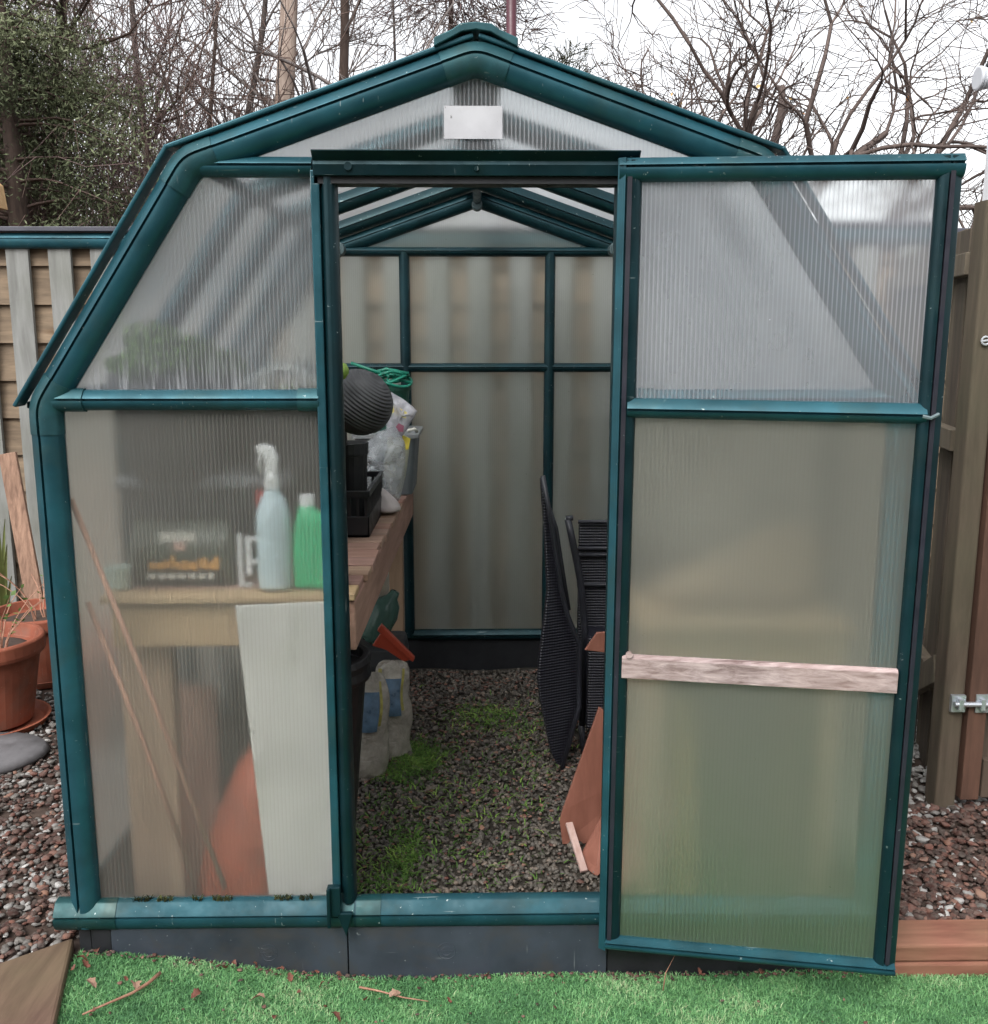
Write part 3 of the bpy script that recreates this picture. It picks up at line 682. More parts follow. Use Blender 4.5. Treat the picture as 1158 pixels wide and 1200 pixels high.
# dark storage tub with lid and packets in front
tubm = plastic('dark_tub', (.035, .038, .040), .4, .25); tubl = plastic('grey_lid', (.12, .125, .13), .35, .15)
tb = thing('storage_tub', 'long dark grey storage tub with paler lid standing at the back of the bench end', 'tub', (-.72, .5, BZ))
m = MB(); m.rings([rr(-.91, -.54, .40, .64, BZ+.004, .03), rr(-.945, -.515, .38, .66, BZ+.24, .03)]); m.build('body', tubm, tb, smooth=False)
m = MB(); m.rings([rr(-.955, -.505, .37, .67, BZ+.235, .03), rr(-.955, -.505, .37, .67, BZ+.250, .03), rr(-.94, -.52, .385, .655, BZ+.262, .03)]); m.build('lid', tubl, tb)
pk = plastic('dark_packet', (.045, .055, .035), .4, .4); orp = plastic('orange_print', (.62, .30, .06), .5, .35, None, 40); whp = plastic('pale_print', (.60, .58, .52), .5, .2)
sk = thing('seed_packet', 'dark green packet with orange and cream print standing on the bench end', 'packet', (-.77, .22, BZ))
m = MB(); m.rings([rr(-.88, -.62, .25, .30, BZ+.004, .012), rr(-.885, -.615, .235, .315, BZ+.08, .02), rr(-.87, -.63, .265, .285, BZ+.165, .006)]); m.build('bag', pk, sk, smooth=True)
m = MB()
for i in range(13):
    a = -.825+i*.0135; h_ = rnd.uniform(.018, .038); m.box(a, a+rnd.uniform(.008, .013), .2295, .2325, BZ+.045+rnd.uniform(0, .008), BZ+.045+h_)
m.build('print', orp, sk)
m = MB()
for i in range(7):
    a = -.83+i*.025; m.box(a, a+rnd.uniform(.012, .02), .229, .232, BZ+.024, BZ+.036)
m.box(-.80, -.71, .247, .250, BZ+.115, BZ+.140); m.build('print', whp, sk)
m = MB(); m.box(-.765, -.735, .240, .243, BZ+.085, BZ+.116); m.build('print', plastic('pink_print', (.50, .32, .27), .5), sk)
# small white shelf bracket / tag holder
m = MB(); m.box(-.605, -.595, .24, .25, BZ+.004, BZ+.135); m.box(-.585, -.572, .24, .25, BZ+.03, BZ+.128); m.box(-.572, -.53, .24, .25, BZ+.118, BZ+.126); m.box(-.572, -.53, .24, .25, BZ+.060, BZ+.068)
m.box(-.607, -.570, .238, .252, BZ+.002, BZ+.006)
tag(m.build('plant_label_frame', whitep, bevel=.001, origin=(-.58, .245, BZ)), 'small white upright plastic frame just left of the spray bottle', 'frame')
m = MB(); m.lathe([(.001, BZ+.002), (.026, BZ+.002), (.028, BZ+.02), (.028, BZ+.17), (.014, BZ+.195), (.001, BZ+.195)], 18, (-.555, .345, 0), mi=0)
m.lathe([(.001, BZ+.19), (.018, BZ+.19), (.018, BZ+.228), (.001, BZ+.229)], 16, (-.555, .345, 0), mi=1)
tag(m.build('dark_bottle', [plastic('brown_bottle', (.06, .055, .05), .3), plastic('red_cap', (.55, .03, .02), .4)], origin=(-.555, .345, BZ)), 'dark bottle with red cap between the tub and the spray bottle', 'bottle')
m = MB(); m.lathe([(.001, BZ+.002), (.03, BZ+.002), (.034, BZ+.055), (.030, BZ+.056), (.001, BZ+.05)], 16, (-.905, .23, 0))
tag(m.build('plastic_cup', plastic('pale_green_cup', (.35, .42, .36), .4), origin=(-.905, .23, BZ)), 'small pale cup near the left corner of the bench end', 'cup')
# pots stack under moss plant
pm = plastic('black_pot', (.020, .021, .022), .5, .3)
def pot(loc, r, h, mat, name='plant_pot', inner=.88, lip=.012):
    x, y, z = loc; m = MB()
    m.lathe([(.001, z), (r*.72, z), (r*.95, z+h*.86), (r, z+h*.86), (r, z+h), (r*inner, z+h), (r*.85, z+h*.8), (.001, z+h*.78)], 28, (x, y, 0)); return m
tw = thing('pot_stack', 'stack of dark plastic pots behind the storage tub, a mossy plant on top', 'pots', (-.79, .85, BZ))
for k in range(4):
    pot((-.79, .86, BZ+.004+k*.05), .115, .30, pm).build('pot', pm, tw, smooth=False)
big_pot = pot((-.55, .88, BZ+.004), .13, .36, pm)
tag(big_pot.build('plant_pot', pm, origin=(-.55, .88, BZ)), 'tall dark plastic pot right of the pot stack, blurred behind the left panel', 'pot')
# leaf cluster builder
def leafball(name, centre, rad, n, size, mat, seedv=0, shell=.55):
    rs = np.random.default_rng(seedv); d = rs.normal(0, 1, (n, 3)); d /= np.linalg.norm(d, axis=1)[:, None]
    rr_ = rs.uniform(shell, 1, n)*(1+.18*np.sin(d[:, 0]*5+seedv)+.15*np.cos(d[:, 2]*6))
    P = np.array(centre)+d*rr_[:, None]*np.array(rad)
    a = rs.normal(0, 1, (n, 3)); a /= np.linalg.norm(a, axis=1)[:, None]; b = np.cross(a, d); b /= (np.linalg.norm(b, axis=1)[:, None]+1e-6)
    s = size*rs.uniform(.5, 1.3, n)[:, None]
    V = np.stack([P-a*s*.5, P+b*s*.28, P+a*s*.5, P-b*s*.28], 1)
    F = np.arange(n*4).reshape(-1, 4); return raw(name, V.reshape(-1, 3), F, mat, np.repeat(np.clip(rs.normal(.5, .25, n), 0, 1), 4))
mossm = tinted('moss_leaf', [(0, (.010, .020, .006)), (.5, (.035, .075, .014)), (1, (.10, .18, .035))], .7, .2, 1)
o = leafball('moss_plant', (-.80, .38, 1.505), (.165, .10, .090), 14000, .015, mossm, 3, .2); tag(o, 'bushy bright green mossy plant seen through the upper left panel', 'plant')
o = leafball('moss_plant', (-.93+.42, .62, 1.40), (.10, .11, .04), 900, .02, mossm, 5, .3); tag(o, 'low flat spray of green leaves behind the mid rail, near the left door post', 'plant')
tr = pot((-.80, .45, 1.215), .165, .265, pm)
tag(tr.build('plant_pot', pm, origin=(-.80, .45, 1.215)), 'dark pot on the storage tub lid holding the mossy plant', 'pot')
m = MB(); m.rings([rr(-.63, -.42, .54, .72, 1.214, .04), rr(-.65, -.40, .53, .73, 1.385, .04)])
tag(m.build('plant_trough', pm, origin=(-.52, .63, 1.2)), 'black trough under the low leaves, behind the mid rail', 'trough')
m = MB(); pts = [(-.66+.24*t, .60, 1.435+.055*math.sin(math.pi*t)) for t in np.linspace(0, 1, 12)]; m.tube(pts, .005, 6)
tag(m.build('wire_hoop', plastic('pale_hoop', (.45, .47, .45), .5), smooth=True, origin=(-.54, .6, 1.43)), 'thin pale hoop arching over the low leaves, upper left panel', 'hoop')

# black crate at the bench edge
crt = thing('black_crate', 'black open-work plastic crate at the edge of the workbench beside the door post', 'crate', (-.48, 1.02, BZ))
x0, x1, yy0, yy1, z0, z1 = -.62, -.340, .80, 1.26, BZ+.004, BZ+.150
m = MB(); m.box(x0, x1, yy0, yy1, z0, z0+.008)
for X in (x0, x1-.006): m.box(X, X+.006, yy0, yy1, z0, z0+.065); m.box(X-.003, X+.009, yy0, yy1, z1-.02, z1)
for Y_ in (yy0, yy1-.006): m.box(x0, x1, Y_, Y_+.006, z0, z0+.065); m.box(x0, x1, Y_-.003, Y_+.009, z1-.02, z1)
m.build('frame', black, crt, bevel=.0015)
m = MB()
k = 0
for Y_ in np.arange(yy0+.006, yy1-.01, .026):
    for X in (x0, x1-.006): m.box(X+.001, X+.005, Y_, Y_+.010, z0+.06, z1-.018)
for X in np.arange(x0+.006, x1-.01, .026):
    for Y_ in (yy0, yy1-.006): m.box(X, X+.010, Y_+.001, Y_+.005, z0+.06, z1-.018)
m.build('slats', black, crt)
for (x_, y_, r_, h_, l_) in ((-.50, .90, .085, .33, 'taller black pot standing in the crate under the ribbed grey planter'), (-.44, 1.10, .070, .27, 'shorter black pot at the back of the crate beside the plastic bags')):
    m = MB(); m.lathe([(.001, BZ+.013), (r_*.75, BZ+.013), (r_*.95, BZ+h_*.85), (r_, BZ+h_*.86), (r_, BZ+h_), (r_*.9, BZ+h_), (r_*.7, BZ+h_*.6), (.001, BZ+h_*.6)], 22, (x_, y_, 0))
    tag(m.build('plant_pot', pm, smooth=False, origin=(x_, y_, BZ)), l_, 'pot')
# ribbed grey planter tipped towards the door
rgm, t_, p_ = newmat('ribbed_grey'); t_.links.new(ramp(t_, noise(t_, coords(t_), 14, 4), [(.3, (.038, .038, .041)), (.7, (.08, .08, .085))]), p_.inputs['Base Color']); p_.inputs['Roughness'].default_value = .55
prof = [(.001, -.098)]
for i in range(1, 92):
    a = -math.pi/2+.25+(math.pi-.55)*i/92; r = .106*math.cos(a); zz = .100*math.sin(a)
    if i > 30: r += .0022*math.cos(i*math.pi*2/4); zz += 0
    prof.append((r, zz))
prof += [(.025, .100), (.001, .07)]
Mx = Matrix.Rotation(R(38), 4, 'Y') @ Matrix.Rotation(R(12), 4, 'X')
m = MB(); m.lathe(prof, 40, (-.368, .85, 1.372), Mx)
tag(m.build('ribbed_planter', rgm, smooth=True, origin=(-.36, .85, 1.37)), 'dark grey ribbed round planter tipped over on the pots by the door post', 'planter')
# green bucket with a coil of green plant ties
gbm = plastic('dark_green_bucket', (.008, .060, .040), .45, .2); gtm = plastic('green_tie', (.010, .19, .125), .35, .15)
m = MB(); m.lathe([(.001, 1.20), (.065, 1.20), (.082, 1.36), (.087, 1.36), (.087, 1.378), (.076, 1.378), (.07, 1.30), (.001, 1.29)], 26, (-.356, 1.76, 0))
tag(m.build('green_bucket', gbm, origin=(-.356, 1.76, 1.2)), 'dark green bucket standing on the grey box at the far end of the bench', 'bucket')
m = MB(); rn = random.Random(4)
for k in range(7):
    a = rn.uniform(0, 6.28); L_ = rn.uniform(.08, .12); cx, cy = -.36+rn.uniform(-.03, .03), 1.74+rn.uniform(-.03, .03); z = 1.385+k*.007
    if k == 0: ps = [(-.50, 1.70, 1.470), (-.40, 1.71, 1.435), (-.268, 1.73, 1.390)]
    elif k == 1: ps = [(-.44, 1.70, 1.375), (-.36, 1.70, 1.392), (-.285, 1.72, 1.420)]
    else: ps = [(cx-L_*math.cos(a), cy-L_*.5*math.sin(a), z), (cx, cy, z+rn.uniform(0, .02)), (cx+L_*.8*math.cos(a), cy+L_*.5*math.sin(a), z)]
    m.tube(ps, .0068, 7)
for k in range(3):
    m.tube([(-.36+(.095-.012*k)*math.cos(a), 1.75+.075*math.sin(a), 1.392+.014*k+.016*math.sin(2*a+k*2)) for a in np.linspace(0, 6.28, 26)], .0062, 7)
tag(m.build('plant_ties', gtm, smooth=True, origin=(-.36, 1.75, 1.38)), 'tangle of bright green plastic plant rings lying over the green bucket', 'plant rings')
gbx = plastic('grey_box', (.10, .115, .125), .5, .15); 
ob_ = thing('grey_box', 'slate grey lidded box at the far end of the workbench', 'box', (-.34, 1.75, BZ))
m = MB(); m.rings([rr(-.47, -.262, 1.63, 1.94, BZ+.004, .02), rr(-.485, -.245, 1.615, 1.955, BZ+.235, .02)]); m.build('body', gbx, ob_)
m = MB(); m.rings([rr(-.495, -.232, 1.605, 1.965, BZ+.23, .02), rr(-.495, -.232, 1.605, 1.965, BZ+.245, .02), rr(-.48, -.245, 1.62, 1.95, BZ+.249, .02)]); m.build('lid', plastic('grey_lid_pale', (.22, .23, .235), .4, .2), ob_)
m = MB(); m.tube([(-.275, 1.64, BZ+.256), (-.25, 1.63, BZ+.266), (-.240, 1.66, BZ+.254)], .007, 6); m.build('clip', whp, ob_, smooth=True)
# tennis-ball green fruit and a stem at the post
m = MB(); m.lathe([(.001, -.028), (.016, -.024), (.027, -.008), (.028, .004), (.02, .02), (.001, .028)], 18, (-.405, .70, 1.475))
tag(m.build('green_ball', plastic('lime_green', (.22, .34, .06), .5, .2), smooth=True, origin=(-.405, .7, 1.45)), 'small lime green ball resting above the ribbed planter', 'ball')
m = MB(); m.tube([(-.43, .72, 1.46), (-.424, .72, 1.52), (-.43, .71, 1.57)], .006, 6)
tag(m.build('dry_stem', cane, smooth=True, origin=(-.43, .72, 1.46)), 'short dry brown stem beside the left door post above the lime ball', 'stem')

# clear bags between crate and grey box
def bag(name, label, cat, rings_, mat, prints=(), n=22, crumple=.006, seed=1, yflat=.5):
    """rings_: (cx, cy, z, rx, ry)"""
    rs = random.Random(seed); rg = []
    for cx, cy, z, rx, ry in rings_:
        ph = rs.uniform(0, 6)
        rg.append([(cx+(rx+crumple*math.sin(4*a+ph)+rs.uniform(-crumple, crumple)*.6)*math.cos(a), cy+(ry+crumple*math.sin(5*a+ph))*math.sin(a), z+rs.uniform(-crumple, crumple)*.8) for a in np.linspace(0, 2*math.pi, n, endpoint=False)])
    m = MB(); m.rings(rg); t = m.build(name, mat, None, smooth=True, subsurf=1, origin=(rings_[0][0], rings_[0][1], rings_[0][2])); return tag(t, label, cat)
fl1 = film('clear_bag_white', (.62, .64, .66), .75, .2); 
def stand_bag(name, label, cat, pts, y, th, mat, seed, prints=()):
    """soft flat bag: outline (x,z) fans, puffed in the middle, creased"""
    rs = random.Random(seed); nseg = 12; m = MB(); n = len(pts); cx = sum(p[0] for p in pts)/n; cz = sum(p[1] for p in pts)/n
    P = []
    for i in range(n):
        a, b = pts[i], pts[(i+1) % n]
        for k in range(4): t = k/4; P.append((a[0]*(1-t)+b[0]*t, a[1]*(1-t)+b[1]*t))
    N_ = len(P); rgs = []
    for side in (1, -1):
        layers = []
        for s_ in (1.0, .88, .62, .32, .02):
            puff = th*(1-s_**2)**.6
            layers.append([(cx+(x-cx)*s_, y-side*(puff*(1+rs.uniform(-.28, .28)) + (rs.uniform(0, .004) if s_ < 1 else 0)), cz+(z-cz)*s_) for x, z in P])
        rgs.append(layers)
    m.rings(rgs[0][::-1]+rgs[1][1:])
    o = tag(m.build(name, mat, smooth=True, subsurf=1, origin=(cx, y, min(p[1] for p in pts))), label, cat)
    for nm, pp, pm_, off in prints:
        q = MB(); q.prism([(x, y-th*1.12-off, z) for x, z in pp], (0, .0015, 0)); q.build(nm, pm_, o)
    return o
fl1 = film('clear_bag_white', (.36, .38, .40), .50, .14); flc = film('cream_bag', (.52, .52, .40), .85, .3); ylm = plastic('yellow_print', (.62, .50, .07), .4, .3)
stand_bag('plastic_bag', 'crumpled clear and white plastic bag standing behind the black crate', 'bag',
    [(-.455, .956), (-.290, .956), (-.268, 1.06), (-.262, 1.185), (-.300, 1.255), (-.36, 1.235), (-.465, 1.150), (-.47, 1.05)], 1.40, .055, fl1, 3)
stand_bag('bird_seed_bag', 'cream plastic bag with a yellow corner standing at the bench edge', 'bag',
    [(-.325, .956), (-.298, .956), (-.272, 1.06), (-.252, 1.195), (-.285, 1.215), (-.345, 1.20), (-.36, 1.06)], 1.50, .030, flc, 5,
    [('yellow_print', [(-.284, 1.150), (-.262, 1.152), (-.254, 1.193), (-.286, 1.207)], ylm, -.012)])
stand_bag('plastic_sachet', 'clear sachet with pink and yellow print poking up behind the ribbed planter', 'sachet',
    [(-.345, 1.20), (-.285, 1.195), (-.235, 1.275), (-.222, 1.300), (-.275, 1.345), (-.345, 1.385)], 1.46, .022, film('clear_sachet', (.50, .49, .53), .75, .2), 7,
    [('yellow_print', [(-.33, 1.335), (-.262, 1.295), (-.268, 1.272), (-.335, 1.300)], plastic('pale_yellow_print', (.55, .46, .14), .4), -.004), ('pink_print', [(-.31, 1.262), (-.275, 1.245), (-.278, 1.222), (-.305, 1.225)], plastic('mauve_print', (.26, .09, .13), .4), -.006)])
bag('paper_packet', 'small off-white paper packet slumped on the bench edge behind the crate', 'packet',
    [(-.325, 1.22, BZ+.006, .052, .06), (-.315, 1.22, BZ+.03, .045, .05), (-.345, 1.24, BZ+.07, .03, .03), (-.365, 1.25, BZ+.10, .012, .01)], plastic('off_white_paper', (.44, .39, .37), .7, .2), seed=8, crumple=.005)

# under the bench by the door -----------------------------------------
bn = thing('black_bin', 'tall narrow black bin with rolled rim just inside the left door post', 'bin', (-.46, .36, 0))
m = MB(); m.lathe([(.001, .005), (.082, .005), (.140, .66), (.130, .66), (.07, .03), (.001, .03)], 30, (-.452, .40, 0)); m.build('body', black, bn, smooth=False)
m = MB(); m.lathe([(.136, .640), (.152, .640), (.154, .652), (.150, .672), (.153, .690), (.148, .706), (.132, .706), (.134, .67)], 30, (-.452, .40, 0)); m.build('rim', black, bn, bevel=.002)
cb = film('compost_bag', (.40, .37, .32), 1.0, .12)
def seedbag(label, cx, cy, h, w, seed, yaw_=0, lean=0):
    rs = random.Random(seed); rg = []
    for i in range(12):
        t = i/11; z = .005+h*t; rx = w*(1.06-.28*t*t+.09*math.sin(t*13+seed))*(1 if t < .93 else .7); ry = (.060 if t < .55 else .060*(1-(t-.55)/.52))*(1+.1*math.sin(t*12))
        rg.append([(cx+lean*t+rx*math.cos(a)*(1+.07*math.sin(7*a+i*1.7))+rs.uniform(-.005, .005), cy+ry*math.sin(a)+rs.uniform(-.007, .007), z+.010*math.sin(3*a+seed+i)) for a in np.linspace(0, 2*math.pi, 24, endpoint=False)])
    m = MB(); m.rings(rg); o = tag(m.build('seed_bag', cb, smooth=True, subsurf=1, origin=(cx, cy, 0)), label, 'bag')
    bl = plastic('blue_print', (.085, .145, .215), .3, .45, None, 22); ylw = plastic('yellow_band', (.30, .27, .07), .35, .45, None, 30)
    for nm, mt, xa, xb, za, zb in (('blue_print', bl, -.60, .52, .50, .84), ('yellow_print', ylw, -.80, -.60, .58, .93), ('yellow_print', ylw, .55, .68, .55, .93)):
        g_ = MB(); rows = []
        for i in range(9):
            t = za+(zb-za)*i/8; rx = w*(1.06-.28*t*t+.09*math.sin(t*13+seed)); ry = (.060 if t < .55 else .060*(1-(t-.55)/.52))*(1+.1*math.sin(t*12))
            rows.append([(cx+lean*t+rx*u, cy-ry*math.sqrt(max(0, 1-u*u))*1.03-.009, .005+h*t) for u in np.linspace(xa, xb, 9)])
        g_.rings(rows, closed=False); g_.build(nm, mt, o, smooth=True)
    return o
seedbag('right-hand clear bag of brown seed with blue print, nearer the aisle', -.330, 1.26, .39, .072, 2, lean=.015)
seedbag('left-hand clear bag of brown seed, half hidden behind the black bin', -.405, 1.10, .40, .070, 5, lean=.03)
# glassy green bottle, crumpled dark bag, red dustpan
m = MB(); Mb = Matrix.Rotation(R(28), 4, 'Y')
m.lathe([(.001, -.09), (.05, -.09), (.056, -.07), (.058, .03), (.045, .075), (.022, .10), (.018, .125), (.001, .126)], 26, (-.378, 1.45, .495), Mb)
glg, t_, p_ = newmat('green_clear_plastic'); p_.inputs['Base Color'].default_value = (.10, .19, .16, 1); p_.inputs['Roughness'].default_value = .08; p_.inputs['Transmission Weight'].default_value = .45; p_.inputs['IOR'].default_value = 1.3
bump(t_, noise(t_, coords(t_), 25, 3), p_, .5, .01)
tag(m.build('clear_green_bottle', glg, smooth=True, origin=(-.37, 1.45, .4)), 'shiny grey-green clear bottle lying on the clutter beneath the far bench', 'bottle')
m = MB(); m.rings([rr(-.46, -.30, 1.36, 1.60, .005, .03), rr(-.48, -.28, 1.34, 1.62, .34, .03), rr(-.47, -.29, 1.35, 1.61, .40, .03)])
tag(m.build('dark_box', plastic('dark_grey_box', (.03, .032, .035), .5, .3), bevel=.006, origin=(-.38, 1.48, 0)), 'dark box under the bench carrying the shiny bottle', 'box')
m = MB(); m.prism([(-.39, 1.24, .455), (-.360, 1.24, .50), (-.345, 1.24, .50), (-.245, 1.26, .395), (-.275, 1.26, .385), (-.34, 1.25, .435)], (0, .012, 0)); m.prism([(-.37, 1.235, .515), (-.355, 1.235, .535), (-.235, 1.255, .400), (-.243, 1.255, .385)], (0, .03, 0))
tag(m.build('red_dustpan', plastic('red_orange_plastic', (.38, .055, .028), .4, .2), bevel=.003, origin=(-.3, 1.25, .4)), 'red-orange plastic scoop sticking out above the clear bags under the bench', 'scoop')
# ------------------------------------------------------------------ right side inside: folded rattan chairs, boards
rat, t_, p_ = newmat('black_rattan'); v_ = coords(t_)
w1 = N(t_, "ShaderNodeTexWave", wave_type='BANDS', bands_direction='Z'); w1.inputs['Scale'].default_value = 30; w1.inputs['Distortion'].default_value = .6; t_.links.new(v_, w1.inputs['Vector'])
w2 = N(t_, "ShaderNodeTexWave", wave_type='BANDS', bands_direction='X'); w2.inputs['Scale'].default_value = 34; t_.links.new(v_, w2.inputs['Vector'])
mu = N(t_, "ShaderNodeMath", operation='MULTIPLY'); t_.links.new(w1.outputs['Fac'], mu.inputs[0]); t_.links.new(w2.outputs['Fac'], mu.inputs[1])
t_.links.new(ramp(t_, mu.outputs[0], [(0, (.006, .006, .010)), (.6, (.018, .018, .028)), (1, (.036, .036, .052))]), p_.inputs['Base Color']); p_.inputs['Roughness'].default_value = .45; bump(t_, w1.outputs['Fac'], p_, .6, .004)
chm = plastic('chair_frame_black', (.022, .023, .030), .38, .25, (.10, .10, .11), 10, .5, .74)
ch = thing('folded_rattan_chair', 'nearer of the black folded rattan chairs stacked on end against the right wall', 'chair', (.30, 1.15, 0))
out = [(.217, 1.096), (.236, 1.090), (.265, .90), (.296, .692), (.327, .60), (.362, .50), (.369, .43), (.366, .244), (.345, .15), (.309, .012), (.296, .012), (.265, .08), (.240, .20), (.220, .304), (.213, .37), (.216, .439), (.230, .56), (.244, .692), (.232, .90)]
m = MB(); m.prism([(x, 1.10+.45*(x-.21), z) for x, z in out], (-.004, .030, 0)); m.build('back_panel', rat, ch, bevel=.006)
def pole(parent, pts, r=.0085, nm='rail'):
    m = MB(); m.tube(pts, r, 8); return m.build(nm, chm, parent, smooth=True)
pole(ch, [(.222, 1.09, 1.105), (.252, 1.10, .95), (.292, 1.12, .70), (.318, 1.13, .60), (.362, 1.14, .49), (.366, 1.15, .25), (.303, 1.12, .02)], .0085, 'edge_rail')
pole(ch, [(.252, 1.20, .97), (.276, 1.20, .90), (.300, 1.20, .75), (.325, 1.2, .60)], .011)
ch2 = thing('folded_rattan_chair', 'farther black rattan chair facing the doorway behind the nearer one, rows of weave showing', 'chair', (.45, 1.35, 0))
m = MB(); m.box(.375, .72, 1.335, 1.365, .12, .895); m.build('back_panel', rat, ch2, bevel=.008)
m = MB(); m.box(.40, .72, 1.20, 1.335, .14, .50); m.build('seat_panel', rat, ch2, bevel=.010)
for z in (.90, .80, .775, .66): pole(ch2, [(.37, 1.325, z), (.72, 1.325, z)], .008, 'cross_rail')
pole(ch2, [(.322, 1.22, .930), (.340, 1.22, .85), (.372, 1.24, .70), (.395, 1.25, .50), (.388, 1.25, .14)], .013)
pole(ch2, [(.34, 1.22, .935), (.315, 1.22, .932)], .010)
pole(ch2, [(.73, 1.32, .90), (.73, 1.32, .02)], .012); pole(ch2, [(.385, 1.25, .14), (.40, 1.26, .0)], .012)
tcb = wood('terracotta_board', (.19, .070, .045), (.32, .13, .09), 'z', .65, 6)
m = MB(); m.prism([(.262, .605, .012), (.252, .600, .09), (.262, .60, .13), (.370, .62, .455), (.62, .64, .30), (.60, .62, .012)], (0, .016, 0))
tag(m.build('terracotta_board', tcb, bevel=.002, origin=(.4, .6, 0)), 'large red-brown board with a pointed top leaning inside right of the aisle', 'board')
m = MB(); m.prism([(.300, .50, .012), (.345, .42, .012), (.60, .36, .22), (.56, .46, .34), (.37, .50, .16)], (0, .014, 0))
tag(m.build('terracotta_board', tcb, bevel=.002, origin=(.4, .45, 0)), 'lower red-brown board nearest the door sill', 'board')
m = MB(); m.prism([(.36, .95, .53), (.40, .95, .59), (.60, .97, .60), (.55, .97, .50)], (0, .014, 0))
tag(m.build('terracotta_board', tcb, bevel=.002, origin=(.45, .95, .5)), 'small red-brown board tip poking out in front of the rattan chair', 'board')
m = MB(); m.beam((.278, .575, .10), (.312, .44, .016), .022, .012)
tag(m.build('wood_batten', wood('pink_batten', (.40, .25, .21), (.62, .46, .42), 'y', .7, 9), bevel=.002, origin=(.3, .5, 0)), 'short pale pink batten lying between the red-brown boards', 'batten')
# right shelf and boxes blurred behind the door
rs_ = thing('wooden_shelf', 'brown timber shelf seen blurred behind the lower panel of the open door', 'shelf', (.74, .5, 0))
m = MB(); m.box(.42, .955, .22, .66, .835, .858); m.build('top', bw, rs_, bevel=.003)
m = MB(); m.box(.44, .94, .235, .262, .745, .833); m.build('front_rail', bw, rs_, bevel=.003)
for x, y_ in ((.47, .28), (.92, .28), (.47, .62), (.92, .62)):
    m = MB(); m.box(x-.022, x+.022, y_-.015, y_+.03, 0, .833); m.build('leg', bwz, rs_, bevel=.003)
bag('hessian_sack', 'light brown sack slumped on the shelf behind the open door', 'sack',
    [(.70, .50, .862, .24, .12), (.70, .50, .90, .24, .12), (.74, .50, .95, .19, .10), (.82, .50, 1.02, .11, .06), (.85, .50, 1.08, .05, .03)], plastic('hessian', (.24, .17, .10), .8, .2), seed=21)
m = MB(); m.prism([(.52, .30, .01), (.60, .30, .01), (.585, .38, .62), (.525, .38, .64)], (0, .02, 0))
tag(m.build('leaning_board', wood('ochre_board', (.30, .19, .07), (.46, .31, .13), 'z', .8, 6), bevel=.002, origin=(.55, .3, 0)), 'narrow ochre board leaning on the shelf behind the open door', 'board')
# ------------------------------------------------------------------ left bed objects
terra = plastic('terracotta', (.27, .085, .050), .7, .3, (.34, .22, .17), 7, .25, .70, grime=(.20, .13, .10))
compost = soil
def terra_pot(label, x, y, z, r, h, oval=1):
    t = thing('terracotta_pot', label, 'plant pot', (x, y, z))
    m = MB(); m.lathe([(.001, z+.01), (r*.70, z+.01), (r*.90, z+h*.80), (r*.985, z+h*.82), (r, z+h*.86), (r, z+h*.98), (r*.97, z+h), (r*.90, z+h), (r*.87, z+h*.93), (r*.84, z+h*.86), (.001, z+h*.84)], 40, (x, y, 0)); m.build('body', terra, t, smooth=False, bevel=.003)
    m = MB(); m.lathe([(.001, z+h*.845), (r*.835, z+h*.845), (r*.6, z+h*.87), (.001, z+h*.875)], 24, (x, y, 0)); m.build('soil', compost, t, smooth=True)
    return t
terra_pot('large terracotta pot standing in a saucer at the left edge, a sprig growing in it', -1.895, 1.42, .095, .215, .345)
terra_pot('second terracotta pot behind the large one, half hidden by the greenhouse corner post', -1.93, 1.98, .09, .215, .30)
for lab, x, y_, r in (('terracotta saucer under the large terracotta pot', -1.895, 1.42, .215), ('terracotta saucer under the second pot beside the corner post', -1.93, 1.98, .20)):
    m = MB(); m.lathe([(.001, .082), (r*.9, .082), (r, .115), (r*.95, .115), (r*.86, .092), (.001, .092)], 36, (x, y_, 0)); tag(m.build('pot_saucer', terra, bevel=.002, origin=(x, y_, .09)), lab, 'saucer')
m = MB(); m.lathe([(.001, .07), (.165, .072), (.180, .092), (.165, .112), (.08, .118), (.001, .120)], 22, (-1.745, 1.12, 0), wob=.05)
tag(m.build('stepping_stone', plastic('grey_stone', (.13, .125, .13), .8, .25, None, 12, bumpy=.4), smooth=True, origin=(-1.745, 1.12, .08)), 'flat round grey stepping stone on the gravel at the left edge', 'stone')
m = MB(); m.beam((-2.155, 2.28, 1.045), (-1.985, 2.12, .10), .082, .018, (0, 1, .2))
tag(m.build('leaning_plank', wood('weathered_plank', (.16, .09, .06), (.42, .26, .18), 'z', .85, 22, bmp=.8), bevel=.003, origin=(-2.0, 2.1, .1)), 'rough brown plank leaning on the fence left of the greenhouse', 'plank')
